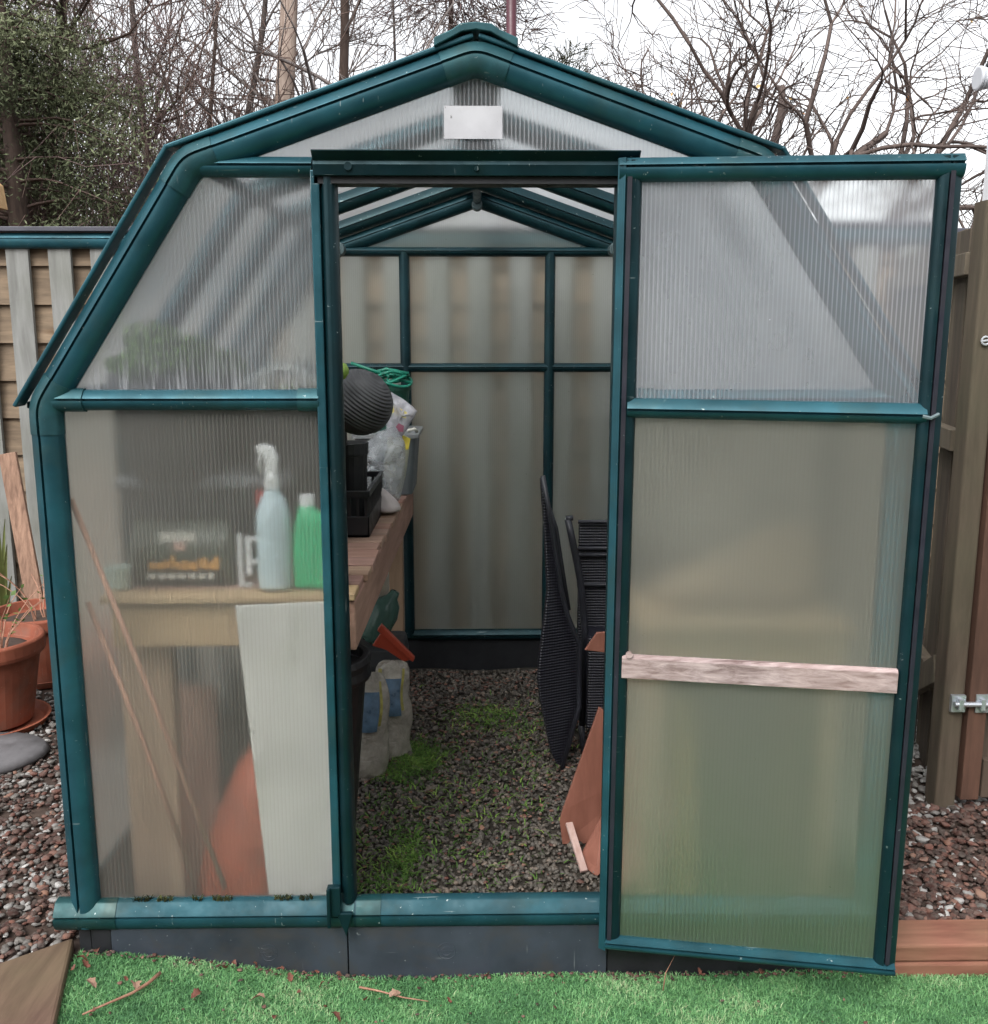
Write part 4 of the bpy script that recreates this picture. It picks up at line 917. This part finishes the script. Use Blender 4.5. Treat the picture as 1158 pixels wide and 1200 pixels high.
# strap leaves and sprigs
stemg = tinted('plant_stem', [(0, (.10, .08, .04)), (.5, (.12, .17, .05)), (1, (.26, .32, .10))], .6, .3, 1)
def sprig(name, label, base, n, h, spread, seed, leaf=.022, rad=.0035, nleaf=7):
    rs = random.Random(seed); m = MB(); T = []
    for k in range(n):
        a = rs.uniform(0, 6.28); sx, sy = math.cos(a)*spread, math.sin(a)*spread; hh = h*rs.uniform(.5, 1.05); p = Vector(base)+Vector((sx*.2, sy*.2, 0)); pts = []
        for i in range(6):
            t = i/5; pts.append(p+Vector((sx*t*t+rs.uniform(-.006, .006), sy*t*t, hh*t)))
        m.tube(pts, [rad*(1-.6*i/5) for i in range(6)], 5)
        for j in range(nleaf):
            q = pts[rs.randint(2, 5)]; d = Vector((rs.uniform(-1, 1), rs.uniform(-1, 1), rs.uniform(-.2, .8))).normalized(); s_ = d.cross(Vector((rs.random(), rs.random(), rs.random()))).normalized()
            L_ = leaf*rs.uniform(.6, 1.4); m.add([q, q+d*L_*.5+s_*L_*.28, q+d*L_, q+d*L_*.5-s_*L_*.28], [(0, 1, 2, 3)], 1)
    return tag(m.build(name, [cane, plastic('leaf_'+name+str(seed), (.12, .20, .05), .6, .4, None, 30)], origin=base), label, 'plant')
sprig('potted_sprig', 'thin straggly plant with small yellow-green leaves growing in the large terracotta pot', (-1.80, 1.32, .40), 6, .26, .16, 3, nleaf=8)
sprig('potted_sprig', 'dry brown twiggy plant in the second terracotta pot', (-1.90, 1.95, .35), 9, .30, .20, 9, leaf=.016, nleaf=3)
def strap(name, label, base, n, h, spread, w, seed):
    rs = random.Random(seed); m = MB()
    for k in range(n):
        a = rs.uniform(0, 6.28); hh = h*rs.uniform(.6, 1.05); rg = []; ww = w*rs.uniform(.7, 1.1); b = rs.uniform(0, 3.1)
        for i in range(9):
            t = i/8; cx = base[0]+math.cos(a)*spread*t**1.8; cy = base[1]+math.sin(a)*spread*.5*t**1.8; z = base[2]+hh*t-.10*hh*t**3; q = ww*(.6+.8*t-1.35*t*t)
            ux, uy = math.cos(b), math.sin(b); rg.append([(cx-ux*q, cy-uy*q, z), (cx, cy+.004, z-.003), (cx+ux*q, cy+uy*q, z)])
        m.rings(rg, closed=False)
    return tag(m.build(name, plastic('strap_leaf', (.16, .19, .06), .5, .35, None, 8), smooth=True, origin=base), label, 'plant')
strap('strap_leaf_plant', 'narrow upright green blades behind the terracotta pots at the left edge', (-2.20, 2.20, .09), 7, .72, .05, .022, 2)
# ------------------------------------------------------------------ fences
fb = wood('fence_board_warm', (.13, .095, .065), (.34, .25, .165), 'x', .85, 10, knots=(.10, .05, .02))
fs = wood('fence_slat_grey', (.17, .17, .16), (.30, .305, .29), 'z', .85, 8, stain=(.13, .14, .10))
FY = 2.70
fen = thing('timber_fence', 'lapped brown timber fence with grey upright slats and teal top rail behind the greenhouse', 'fence', (0, FY, 0))
m = MB(); z = .06; i = 0
while z < 2.02:
    for k in range(5):
        xa = -4.6+k*1.83; m.rings([[(x, FY+.012+rnd.uniform(0, .003), z), (x, FY+.026, z), (x, FY+.045, min(z+.215, 2.02)), (x, FY+.038, min(z+.215, 2.02))] for x in (xa, xa+1.80)])
    z += .185
m.build('lap_boards', fb, fen)
m = MB(); x = -4.6+.13-.0
xs0 = -2.275
k0 = -11
for k in range(-11, 34):
    xx = xs0+k*.2025
    if xx > 4.2: break
    m.box(xx, xx+.108, FY-.016, FY+.008, .07, 1.99+.004*math.sin(k*3))
m.build('upright_slats', fs, fen, bevel=.002)
m = MB(); pr = profile(.075, .026, .02, True, .35); sweep_xz(m, [(-4.6, 2.062), (4.4, 2.062)], pr, FY-.02); o = m.build('top_rail', teal, fen, smooth=True); autos(o)
m = MB(); m.box(-4.6, 4.4, FY-.055, FY+.06, 2.066, 2.088); m.build('cap', plastic('fence_cap_grey', (.075, .075, .095), .45, .25, None, 6), fen, bevel=.003)
for k in range(6):
    m = MB(); xx = -4.66+k*1.83; m.box(xx, xx+.07, FY+.046, FY+.11, 0, 2.02); m.build('post', fs, fen, bevel=.004)
# right-hand fence run and gate
fd = wood('dark_fence', (.045, .034, .025), (.115, .088, .065), 'z', .85, 9, stain=(.09, .085, .05))
fdl = wood('pale_weathered', (.075, .058, .042), (.18, .145, .105), 'z', .85, 9, stain=(.12, .11, .07))
sf = thing('boarded_fence', 'weathered upright board fence running back from the gate post on the right', 'fence', (1.75, 1.8, 0))
A = Vector((1.60, .92, 0)); B = Vector((1.98, 2.66, 0)); L_ = (B-A).length; u = (B-A)/L_; nn = Vector((-u.y, u.x, 0))
k = 0
while k*.125 < L_-.1:
    p = A+u*(k*.125+.055); q = 1.93-.01*(k % 2); off = nn*(.018 if k % 2 else 0)
    m = MB(); m.beam(p+off+Vector((0, 0, .05)), p+off+Vector((0, 0, q)), .018, .118, tuple(u)); m.build('board', fdl if k in (0, 2) else fd, sf, bevel=.002); k += 1
for z in (.42, 1.24, 1.80):
    m = MB(); m.beam(A+nn*.045+Vector((0, 0, z)), B+nn*.045+Vector((0, 0, z)), .04, .07); m.build('rail', fdl, sf, bevel=.003)
m = MB(); m.beam(A+nn*.05+Vector((-.04, -.1, .50)), A+nn*.05+u*.5+Vector((0, 0, .20)), .03, .09); m.build('brace', fdl, sf, bevel=.003)
pst = thing('gate_post', 'rough square gate post at the right with pebbles round its foot', 'post', (1.51, .77, 0))
m = MB(); m.rings([rr(1.482, 1.549, .72, .80, z, .008, 2) for z in (.0, 1.2, 1.965)]); m.build('shaft', wood('post_wood', (.055, .040, .027), (.14, .105, .075), 'z', .85, 6, stain=(.07, .075, .04)), pst)
m = MB(); m.tube([(1.50, .712, 1.56), (1.56, .705, 1.57), (1.64, .70, 1.565)], .003, 5); m.tube([(1.51+.012*math.cos(a), .712, 1.562+.012*math.sin(a)) for a in np.linspace(0, 6, 12)], .003, 5); m.build('wire_tie', plastic('galvanised', (.50, .52, .55), .35, .2), pst)
gt = thing('wooden_gate', 'brown boarded gate at the right edge with reddish staining and a steel bolt', 'gate', (1.9, .72, 0))
gw = wood('gate_board', (.05, .035, .025), (.12, .085, .06), 'z', .85, 8, stain=(.09, .08, .05)); gwr = wood('gate_stile_red', (.07, .034, .022), (.16, .08, .052), 'z', .8, 8)
m = MB(); m.box(1.556, 1.615, .705, .745, .10, 1.93); m.build('stile', gwr, gt, bevel=.003)
for k in range(8):
    m = MB(); xx = 1.618+k*.105; m.box(xx, xx+.1, .728, .745, .11, 1.90); m.build('board', gw, gt, bevel=.002)
for z0, z1 in ((.11, .24), (.93, 1.03), (1.80, 1.90)):
    m = MB(); m.box(1.618, 2.46, .70, .7265, z0, z1); m.build('rail', gw, gt, bevel=.003)
bo = plastic('bright_steel', (.55, .58, .62), .28, .15, (.15, .13, .12), 30, .8, .72); bo.node_tree.nodes["Principled BSDF"].inputs['Metallic'].default_value = .7
m = MB(); m.box(1.50, 1.545, .705, .7185, .40, .455); m.tube([(1.505, .695, .430), (1.68, .690, .430)], .0085, 10); m.box(1.575, 1.70, .6995, .7045, .400, .460)
for x in (1.515, 1.585, 1.64): m.box(x, x+.014, .684, .7045, .412, .448)
m.tube([(1.62, .69, .43), (1.62, .672, .408), (1.62, .668, .39)], .006, 8); m.build('bolt_latch', bo, gt)

# post with fitting at the right edge of the sky
wl = thing('post_lantern', 'white post with ribbed white fitting and dark hood at the right edge of the sky', 'lantern', (2.66, 3.1, 0))
m = MB(); m.box(2.680, 2.80, 3.05, 3.15, 0, 3.02); m.build('post', plastic('white_painted', (.74, .75, .77), .5, .05), wl, bevel=.006)
m = MB(); Mr = Matrix.Rotation(R(90), 4, 'Y'); pf = [(.001, 0)]
for i in range(5): pf += [(.052-.004*i, .012*i*1.6), (.060-.004*i, .012*i*1.6+.004), (.060-.004*i, .012*i*1.6+.013)]
pf += [(.03, .11), (.001, .11)]
m.lathe(pf, 24, (2.575, 3.1, 2.88), Mr); m.build('ribbed_body', plastic('white_fitting', (.62, .64, .68), .4, .06), wl)
m = MB(); m.prism([(2.635, 3.04, 2.945), (2.68, 3.04, 2.945), (2.79, 3.04, 3.16), (2.73, 3.04, 3.10)], (0, .12, 0)); m.build('hood', black, wl, bevel=.004)
# dark red pole behind the ridge
m = MB(); m.tube([(.225, 4.6, 0), (.225, 4.6, 5.4)], .034, 14)
tag(m.build('metal_pole', plastic('maroon_paint', (.075, .018, .028), .4, .2), smooth=True, origin=(.225, 4.6, 0)), 'thin dark maroon pole rising just right of the roof ridge', 'pole')
bb = thing('bird_box', 'small tan wooden box with reddish middle, cut by the left edge above the fence', 'bird box', (-2.97, 4.0, 0))
m = MB(); m.prism([(-3.03, 3.95, 2.33), (-2.87, 3.95, 2.33), (-2.885, 3.95, 2.47), (-2.94, 3.95, 2.52), (-3.0, 3.95, 2.47)], (0, .10, 0)); m.build('body', wood('tan_wood', (.42, .24, .10), (.66, .44, .22), 'x', .7, 8), bb, bevel=.004)
m = MB(); m.box(-3.02, -2.88, 3.938, 3.948, 2.375, 2.43); m.build('front_band', plastic('rust_band', (.42, .13, .05), .6), bb)
m = MB(); m.tube([(-2.95, 4.0, 0), (-2.95, 4.0, 2.33)], .018, 8); m.build('pole', cane, bb)

# ------------------------------------------------------------------ leaves, twigs and bits on the turf
lfm = plastic('dead_leaf', (.15, .055, .035), .7, .4, None, 40); lfp = plastic('pale_dead_leaf', (.33, .20, .14), .7, .3, None, 40)
def leaf_mesh(name, L_, mat, seed):
    rs = random.Random(seed); m = MB(); rg = []
    for i in range(7):
        t = i/6; w = L_*.36*math.sin(math.pi*min(1, t*.94+.05))**.8*(1+.22*((i % 2)*2-1)); cz = .012*math.sin(t*3+seed)
        rg.append([(L_*(t-.5), -w, cz+abs(w)*.45+rs.uniform(0, .003)), (L_*(t-.5), 0, cz), (L_*(t-.5), w, cz+abs(w)*.35+rs.uniform(0, .003))])
    m.rings(rg, closed=False); return m.build(name, mat)
protos = [leaf_mesh('fallen_leaf', .042, lfm, 1), leaf_mesh('fallen_leaf', .034, lfm, 4), leaf_mesh('fallen_leaf', .05, lfp, 7)]
spots = [(-.90, -.16), (-.83, -.13), (-.66, -.16), (-.62, -.05), (-.55, -.035), (-.52, -.15), (-.49, -.04), (-.46, -.06), (-.43, -.11), (-.40, -.03), (-.345, -.035), (-.36, -.15), (-.33, -.19), (-.27, -.12), (-.20, -.11), (.02, -.035), (-.60, -.035), (.55, -.03), (.70, -.04), (-.95, -.05), (-.93, -.035), (-.965, -.10), (-.955, -.07), (-.94, -.085), (-.86, -.25), (-.72, -.30), (-.1, -.35), (.4, -.3), (.9, -.4), (-.80, -.155), (-.47, -.20), (-.07, -.13), (-.38, -.08)]
used = set()
for i, (x, y_) in enumerate(spots):
    k = 2 if i in (0, 5, 14, 29) else i % 2
    if k in used: o = protos[k].copy(); COL.objects.link(o)
    else: o = protos[k]; used.add(k)
    o.location = (x, y_, turf_z(x, y_)+.020); o.rotation_euler = (rnd.uniform(-.5, .5), rnd.uniform(-.4, .4), rnd.uniform(0, 6.28)); s_ = rnd.uniform(.32, .68); o.scale = (s_, s_, s_)
    tag(o, 'pale curled dead leaf lying on the turf' if k == 2 else 'small red-brown dead leaf lying on the turf', 'leaf', 'pale dead leaves on the turf' if k == 2 else 'red-brown dead leaves on the turf')
def twig(label, P, r):
    m = MB(); m.tube(P, [r*(1-.6*i/(len(P)-1)) for i in range(len(P))], 6); return tag(m.build('fallen_twig', cane, smooth=True, origin=P[0]), label, 'twig')
tz = lambda x, y: turf_z(x, y)+.02
twig('curved brown twig on the turf in the bottom left corner', [(x, y, tz(x, y)) for x, y in ((-.76, -.10), (-.775, -.14), (-.80, -.18), (-.84, -.22), (-.88, -.26))], .005)
twig('thin twig on the turf below the middle of the sill', [(x, y, tz(x, y)) for x, y in ((-.29, -.08), (-.24, -.095), (-.18, -.12), (-.12, -.135))], .003)
twig('fine dark stem arching from the turf under the open door', [(.445, -.10, .02), (.452, -.09, .06), (.475, -.08, .10), (.50, -.08, .125)], .0018)

# ------------------------------------------------------------------ trees behind
def segs_mesh(name, P0, P1, R0, R1, mat, tint=None, sides=3):
    P0, P1, R0, R1 = map(np.asarray, (P0, P1, R0, R1)); n = len(P0); d = P1-P0; d /= np.linalg.norm(d, axis=1)[:, None]+1e-9
    ref = np.tile(np.array([.3, .2, .93]), (n, 1)); a = np.cross(d, ref); a /= np.linalg.norm(a, axis=1)[:, None]+1e-6; b = np.cross(d, a)
    V = np.empty((n, 2*sides, 3))
    for k in range(sides):
        o_ = a*math.cos(2*math.pi*k/sides)+b*math.sin(2*math.pi*k/sides)
        V[:, k] = P0-d*(R0*.3)[:, None]+o_*R0[:, None]; V[:, sides+k] = P1+o_*R1[:, None]
    base = (np.arange(n)*2*sides)[:, None]; F = np.concatenate([base+np.array([[k, (k+1) % sides, sides+(k+1) % sides, sides+k]]) for k in range(sides)])
    return raw(name, V.reshape(-1, 3), F, mat, np.repeat(tint, 2*sides) if tint is not None else None, True)
def grow(rs, p, d, L_, r, depth, out, maxd, bend=.22, up_=.05, kids=(3, 5), ang=(.4, 1.0), lr=(.45, .75), step=5, rmin=.0022, taper=.55):
    n = step if depth < maxd else max(2, step-2); pts = []; rr0 = r
    for i in range(n):
        d = (d+Vector((rs.gauss(0, bend), rs.gauss(0, bend), rs.gauss(0, bend)+up_))).normalized()
        q = p+d*(L_/n); r1 = max(rmin, r*(1-(1-taper)*(i+1)/n)); out.append((tuple(p), tuple(q), rr0, r1, depth)); pts.append((q, Vector(d), r1)); p = q; rr0 = r1
    if depth < maxd:
        k = rs.randint(*kids)
        for j in range(k):
            q, dd_, r1 = pts[rs.randint(1 if depth == 0 else 0, n-1)] if j else pts[-1]
            ax = dd_.cross(Vector((rs.gauss(0, 1), rs.gauss(0, 1), rs.gauss(0, 1)))).normalized(); a = rs.uniform(*ang)*(.5 if j == 0 else 1)
            nd = (Matrix.Rotation(a, 3, ax) @ dd_)
            grow(rs, q, nd, L_*rs.uniform(*lr), max(rmin, r1*rs.uniform(.55, .85)), depth+1, out, maxd, bend, up_, kids, ang, lr, step, rmin, taper)
def bark(name, a, b, grain=12): return wood(name, a, b, 'z', .9, grain, bmp=.6)
bk_brown = bark('bark_brown', (.040, .026, .020), (.115, .078, .062)); bk_grey = bark('bark_grey', (.06, .05, .045), (.16, .13, .12)); bk_pale = bark('bark_pale', (.20, .14, .11), (.62, .50, .42), 5)
twm = {k: tinted('twig_'+k, [(0, c_mul(c, .5)), (.5, c), (1, c_mul(c, 1.9))], .85, .2, 1) for k, c in (('brown', (.15, .105, .09)), ('mauve', (.155, .11, .105)), ('grey', (.19, .165, .155)), ('olive', (.06, .06, .032)), ('dark', (.12, .092, .082)))}  # twig colours lightened, so the haze is put into them
def bare_tree(label, x, y, H, r, seed, tw='brown', bk=None, group=None, maxd=4, dirn=(0, 0, 1), low=.25, name='bare_tree', kids=(3, 5), spread=(.4, 1.0), nlimb=9, limbL=.34, rmin=.003, bend=.2):
    rs = random.Random(seed); t = thing(name, label, 'tree', (x, y, 0), group); out = []
    p = Vector((x, y, -.1)); d = Vector(dirn).normalized(); n = 14; tr = []
    for i in range(n):
        d = (d+Vector((rs.gauss(0, .035), rs.gauss(0, .035), 0))).normalized(); q = p+d*(H/n); r0 = r*(1-.75*i/n); r1 = r*(1-.75*(i+1)/n)
        tr.append((tuple(p), tuple(q), r0, r1)); p = q
        if i/n > low or (i+1)/n > low:
            for k in range(max(1, round(nlimb*1.0/n/(1-low)+rs.random()))):
                a = rs.uniform(0, 6.28); el_ = rs.uniform(.1, .9); dd_ = Vector((math.cos(a)*math.cos(el_), math.sin(a)*math.cos(el_), math.sin(el_)))
                grow(rs, q, dd_, H*limbL*(1-.55*i/n)*rs.uniform(.7, 1.2), r1*.5, 1, out, maxd, bend, .04, kids, spread, rmin=rmin)
    m = MB()
    m.tube([tr[0][0]]+[s_[1] for s_ in tr], [tr[0][2]]+[s_[3] for s_ in tr], 12); o = m.build('trunk', bk or bk_brown, t, smooth=True)
    P0 = np.array([o_[0] for o_ in out]); P1 = np.array([o_[1] for o_ in out]); tint = np.clip(np.array([.35+.12*o_[4] for o_ in out])+nrg.normal(0, .15, len(out)), 0, 1)
    cr = segs_mesh('crown', P0-np.array([x, y, 0]), P1-np.array([x, y, 0]), [o_[2] for o_ in out], [o_[3] for o_ in out], twm[tw], tint)
    cr.parent = t; return t, out
G = 'bare trees behind the fence'
bare_tree('pale barked straight trunk with peeling patches left of the roof ridge', -2.24, 9.2, 9.5, .165, 3, 'grey', bk_pale, None, 3, low=.55, name='pale_trunk_tree', nlimb=8)
bare_tree('slim brown trunk just right of the pale barked one', -1.60, 10.5, 9, .09, 5, 'grey', bk_brown, None, 3, low=.3, nlimb=12)
LW = [(-4.4, 8.0, 'brown', 6.6, .08), (-5.6, 9.0, 'mauve', 7.4, .10), (-3.6, 9.5, 'mauve', 5.4, .06), (-6.6, 8.5, 'brown', 7.0, .10), (-3.1, 10.5, 'grey', 7.4, .07), (-2.6, 8.8, 'mauve', 4.6, .05), (-.9, 11.5, 'grey', 6.4, .05), (-4.3, 12, 'grey', 8.6, .08)]
wl_ = ['nearest brown bare tree in the thicket left of the roof', 'tall mauve-brown bare tree deep in the thicket at far left', 'slender mauve-brown tree above the left roof slope', 'brown bare tree at the left edge of the photograph', 'grey-stemmed bare tree left of the pale trunk', 'low mauve-brown bushy tree above the left roof corner', 'fine-twigged grey bare tree above the roof just left of the ridge', 'tall grey bare tree farthest back in the left thicket']
for i, (x, y_, tw, H, r) in enumerate(LW):
    bare_tree(wl_[i], x, y_, H, r, 20+i, tw, bk_brown if tw != 'grey' else bk_grey, G, 4, low=.12, nlimb=15, limbL=.31, kids=(3, 4), rmin=.0036)
# dense undergrowth seen low behind the fence
rs = random.Random(77); out = []
for k in range(260):
    x = rs.uniform(-8.5, -2.0); y_ = rs.uniform(7.0, 10.5)
    grow(rs, Vector((x, y_, .4)), Vector((rs.gauss(0, .35), rs.gauss(0, .3), 1)).normalized(), rs.uniform(1.5, 2.7)*(1.15 if x < -4 else .8), .013, 2, out, 4, .20, .05, (3, 5), rmin=.004)
for k in range(150):
    x = rs.uniform(-5.6, -2.3); y_ = rs.uniform(8.5, 12)
    grow(rs, Vector((x, y_, 1.2)), Vector((rs.gauss(0, .35), rs.gauss(0, .3), 1)).normalized(), rs.uniform(1.5, 2.9), .012, 2, out, 4, .22, .05, (3, 4), rmin=.004)
o = segs_mesh('undergrowth', [q[0] for q in out], [q[1] for q in out], [q[2] for q in out], [q[3] for q in out], twm['brown'], np.clip(nrg.normal(.45, .25, len(out)), 0, 1)); o['kind'] = 'stuff'
# far wood as one hazy mass
out = []
for k in range(60):
    x = rs.uniform(-16, -2.5) if k % 2 else rs.uniform(-16, -6.5); y_ = rs.uniform(15, 20)
    grow(rs, Vector((x, y_, 0)), Vector((rs.gauss(0, .06), 0, 1)).normalized(), rs.uniform(2.8, 4.0)*(1 if x > -7 else 1.35), .07, 1, out, 4, .12, .10, (3, 4), (.3, .8), rmin=.010)
o = segs_mesh('far_wood', [q[0] for q in out], [q[1] for q in out], [q[2] for q in out], [q[3] for q in out], twm['grey'], np.clip(nrg.normal(.5, .2, len(out)), 0, 1)); o['kind'] = 'stuff'
# conifers at the left: trunk, drooping limbs and needle sprays
nm = tinted('conifer_needles', [(0, (.042, .050, .028)), (.45, (.10, .118, .062)), (.8, (.16, .18, .10)), (1, (.24, .26, .16))], .8, .2, 1)
def conifer(label, x, y, H, r, seed, n=16000, spread=1.6, z0=1.2):
    rs = np.random.default_rng(seed); t = thing('conifer', label, 'tree', (x, y, 0), 'conifers at the left')
    m = MB(); m.tube([(x, y, -.1), (x+.05, y, H*.5), (x, y, H)], [r, r*.6, .02], 10); m.build('trunk', bk_brown, t, smooth=True)
    nb = 150; zb = rs.uniform(z0, H, nb); az_ = rs.uniform(0, 2*np.pi, nb); Lb = spread*(1-(zb-z0)/(H-z0)*.75)*rs.uniform(.6, 1.15, nb); segs = []; P = []; 
    for i in range(nb):
        pts = [np.array([0, 0, zb[i]])]; d = np.array([math.cos(az_[i]), math.sin(az_[i]), .25])
        for k in range(6):
            d = d+np.array([rs.normal(0, .12), rs.normal(0, .12), -.09+rs.normal(0, .05)]); pts.append(pts[-1]+d/np.linalg.norm(d)*Lb[i]/6)
        for k in range(6): segs.append((pts[k], pts[k+1], .022*(1-k/7), .022*(1-(k+1)/7)))
        kk = int(n/nb); tt = rs.uniform(.25, 1, kk)**.8*5.99; ii = tt.astype(int); f = tt-ii; A_ = np.array(pts)
        c = A_[ii]*(1-f[:, None])+A_[ii+1]*f[:, None]; cl = rs.normal(0, 1, (kk, 3))*np.array([.15, .15, .10]); P.append(c+cl)
    s_ = segs_mesh('limbs', [q[0] for q in segs], [q[1] for q in segs], [q[2] for q in segs], [q[3] for q in segs], twm['brown'], np.full(len(segs), .4)); s_.parent = t; s_['kind'] = 'stuff'
    P = np.concatenate(P); k = len(P); a = rs.normal(0, 1, (k, 3)); a[:, 2] -= .4; a /= np.linalg.norm(a, axis=1)[:, None]; b = np.cross(a, rs.normal(0, 1, (k, 3))); b /= np.linalg.norm(b, axis=1)[:, None]
    s = rs.uniform(.022, .06, k)[:, None]; V = np.stack([P, P+a*s*.5+b*s*.13, P+a*s, P+a*s*.5-b*s*.13], 1)
    base_t = .5+.3*np.sin(P[:, 0]*4+P[:, 2]*3)+rs.normal(0, .2, k)
    o = raw('crown', V.reshape(-1, 3), np.arange(k*4).reshape(-1, 4), nm, np.repeat(np.clip(base_t, 0, 1), 4)); o.parent = t
conifer('dark olive conifer filling the top left corner', -4.0, 6.6, 6.0, .13, 5, 115000, 1.55, 2.0)
conifer('second olive conifer at the left edge just behind the first', -5.3, 7.6, 7.0, .13, 8, 100000, 1.8, 1.8)
# round evergreen bush head above the ridge and small one right of it
def bush(label, x, y, z, rad, n, seed, tw, H, name='bushy_tree'):
    rs = random.Random(seed); t = thing(name, label, 'tree', (x, y, 0)); out = []
    m = MB(); m.tube([(x, y, -.1), (x, y, z)], [.08, .03], 8); m.build('trunk', bk_brown, t)
    for k in range(n):
        d = Vector((rs.gauss(0, 1), rs.gauss(0, 1), rs.gauss(0, 1))).normalized(); p = Vector((x, y, z))+Vector((d.x*rad[0], d.y*rad[1], d.z*rad[2]))*rs.uniform(.05, .6)
        grow(rs, p, (d+Vector((0, 0, .3))).normalized(), rad[0]*rs.uniform(.35, .65), .01, 2, out, 4, .25, .02, (3, 4), rmin=.005)
    off = np.array([x, y, 0]); o = segs_mesh('crown', np.array([q[0] for q in out])-off, np.array([q[1] for q in out])-off, [q[2] for q in out], [q[3] for q in out], twm[tw], np.clip(nrg.normal(.45, .25, len(out)), 0, 1)); o.parent = t
bush('dense brownish tree head showing above the roof ridge', -.35, 12, 6.3, (1.15, .8, 1.1), 150, 31, 'mauve', 6)
bush('small dark twiggy tree head right of the maroon pole', 1.15, 13, 5.15, (.62, .6, .5), 60, 32, 'olive', 5)
# the bare tree on the right
def right_tree():
    rs = random.Random(12); t = thing('spreading_bare_tree', 'spreading bare tree with a few orange leaves behind the right roof slope', 'tree', (2.45, 6.2, 0)); out = []
    base = Vector((2.25, 6.2, 1.6)); m = MB(); m.tube([(2.30, 6.2, -.1), (2.25, 6.2, .8), tuple(base)], [.12, .10, .085], 12); m.build('trunk', bk_grey, t, smooth=True)
    limbs = [((.15, 0, 1), 1.7, .060), ((.60, .1, 1), 2.4, .062), ((1.3, .0, .65), 2.8, .058), ((1.5, -.1, .22), 2.6, .050), ((.35, -.2, .9), 2.0, .05), ((-.75, 0, .75), 2.0, .050), ((-1.2, .1, .36), 2.0, .044), ((-.9, -.2, .6), 2.0, .040), ((-.2, .1, 1), 1.9, .050), ((.95, .1, .8), 2.7, .052)]
    for d, L_, r in limbs:
        grow(rs, base, Vector(d).normalized(), L_*1.0, r, 1, out, 5, .19, .0, (4, 5), (.35, 1.1), (.45, .74), 6, .0030, .5)
    off = np.array([2.45, 6.2, 0]); A_ = np.array([q[0] for q in out]); B_ = np.array([q[1] for q in out])
    o = segs_mesh('crown', A_-off, B_-off, [q[2] for q in out], [q[3] for q in out], twm['dark'], np.clip(.45+nrg.normal(0, .2, len(out)), 0, 1), 4); o.parent = t
    tips = [q[1] for q in out if q[4] >= 4]; rs2 = np.random.default_rng(4); T = np.array(tips)[rs2.choice(len(tips), 110, replace=False)]-off
    k = len(T); a = rs2.normal(0, 1, (k, 3)); a /= np.linalg.norm(a, axis=1)[:, None]; b = np.cross(a, rs2.normal(0, 1, (k, 3))); b /= np.linalg.norm(b, axis=1)[:, None]; s = rs2.uniform(.03, .075, k)[:, None]
    V = np.stack([T, T+a*s*.5+b*s*.3, T+a*s, T+a*s*.5-b*s*.3], 1); o = raw('leaves', V.reshape(-1, 3), np.arange(k*4).reshape(-1, 4), tinted('orange_leaf', [(0, (.55, .22, .08)), (1, (.70, .50, .20))], .6, .2, 1), np.repeat(rs2.random(k), 4)); o.parent = t
right_tree()
0 and bare_tree('slender bare tree crossing the sky at the right edge', 4.3, 7.2, 6.0, .07, 60, 'grey', bk_grey, None, 4, low=.3, nlimb=14, limbL=.35, kids=(3, 4), rmin=.0035)

# unseen house added behind the camera to block the low sky
hs = thing('added_house_blocker', 'unseen brown brick house added behind the viewer to block the low sky', 'house', (0, -9, 0))
bkm, t_, p_ = newmat('added_house_brick'); bt = N(t_, "ShaderNodeTexBrick"); bt.inputs['Scale'].default_value = 4.4; bt.inputs['Color1'].default_value = (.16, .075, .05, 1); bt.inputs['Color2'].default_value = (.11, .055, .04, 1); bt.inputs['Mortar'].default_value = (.22, .20, .18, 1)
t_.links.new(coords(t_, (1, 1, 1), (R(90), 0, 0)), bt.inputs['Vector']); t_.links.new(bt.outputs[0], p_.inputs['Base Color']); p_.inputs['Roughness'].default_value = .85
m = MB(); m.box(-6.5, 6.5, -15, -8.2, -.08, 5.0); m.build('wall', bkm, hs)
m = MB(); m.prism([(-6.9, -7.9, 4.95), (-6.9, -15.3, 4.95), (-6.9, -11.6, 7.6)], (13.8, 0, 0)); m.build('roof', plastic('roof_tiles', (.07, .06, .06), .8, .3), hs)
gls = plastic('window_glass', (.02, .022, .025), .08, .1, None, 3, .8)
for x, z, w in ((-4.2, 1.0, 1.5), (0, .1, 1.0), (3.6, 1.0, 1.8), (-4.2, 3.3, 1.4), (3.6, 3.3, 1.4)):
    h = 1.15 if z > .5 else 2.0
    m = MB(); m.box(x-w/2, x+w/2, -8.22, -8.16, z, z+h); f = m.build('window_frame' if z > .5 else 'door_frame', whitep, hs, bevel=.01)
    m = MB(); m.box(x-w/2+.07, x+w/2-.07, -8.158, -8.15, z+.07, z+h-.07); m.build('glass', gls, f)
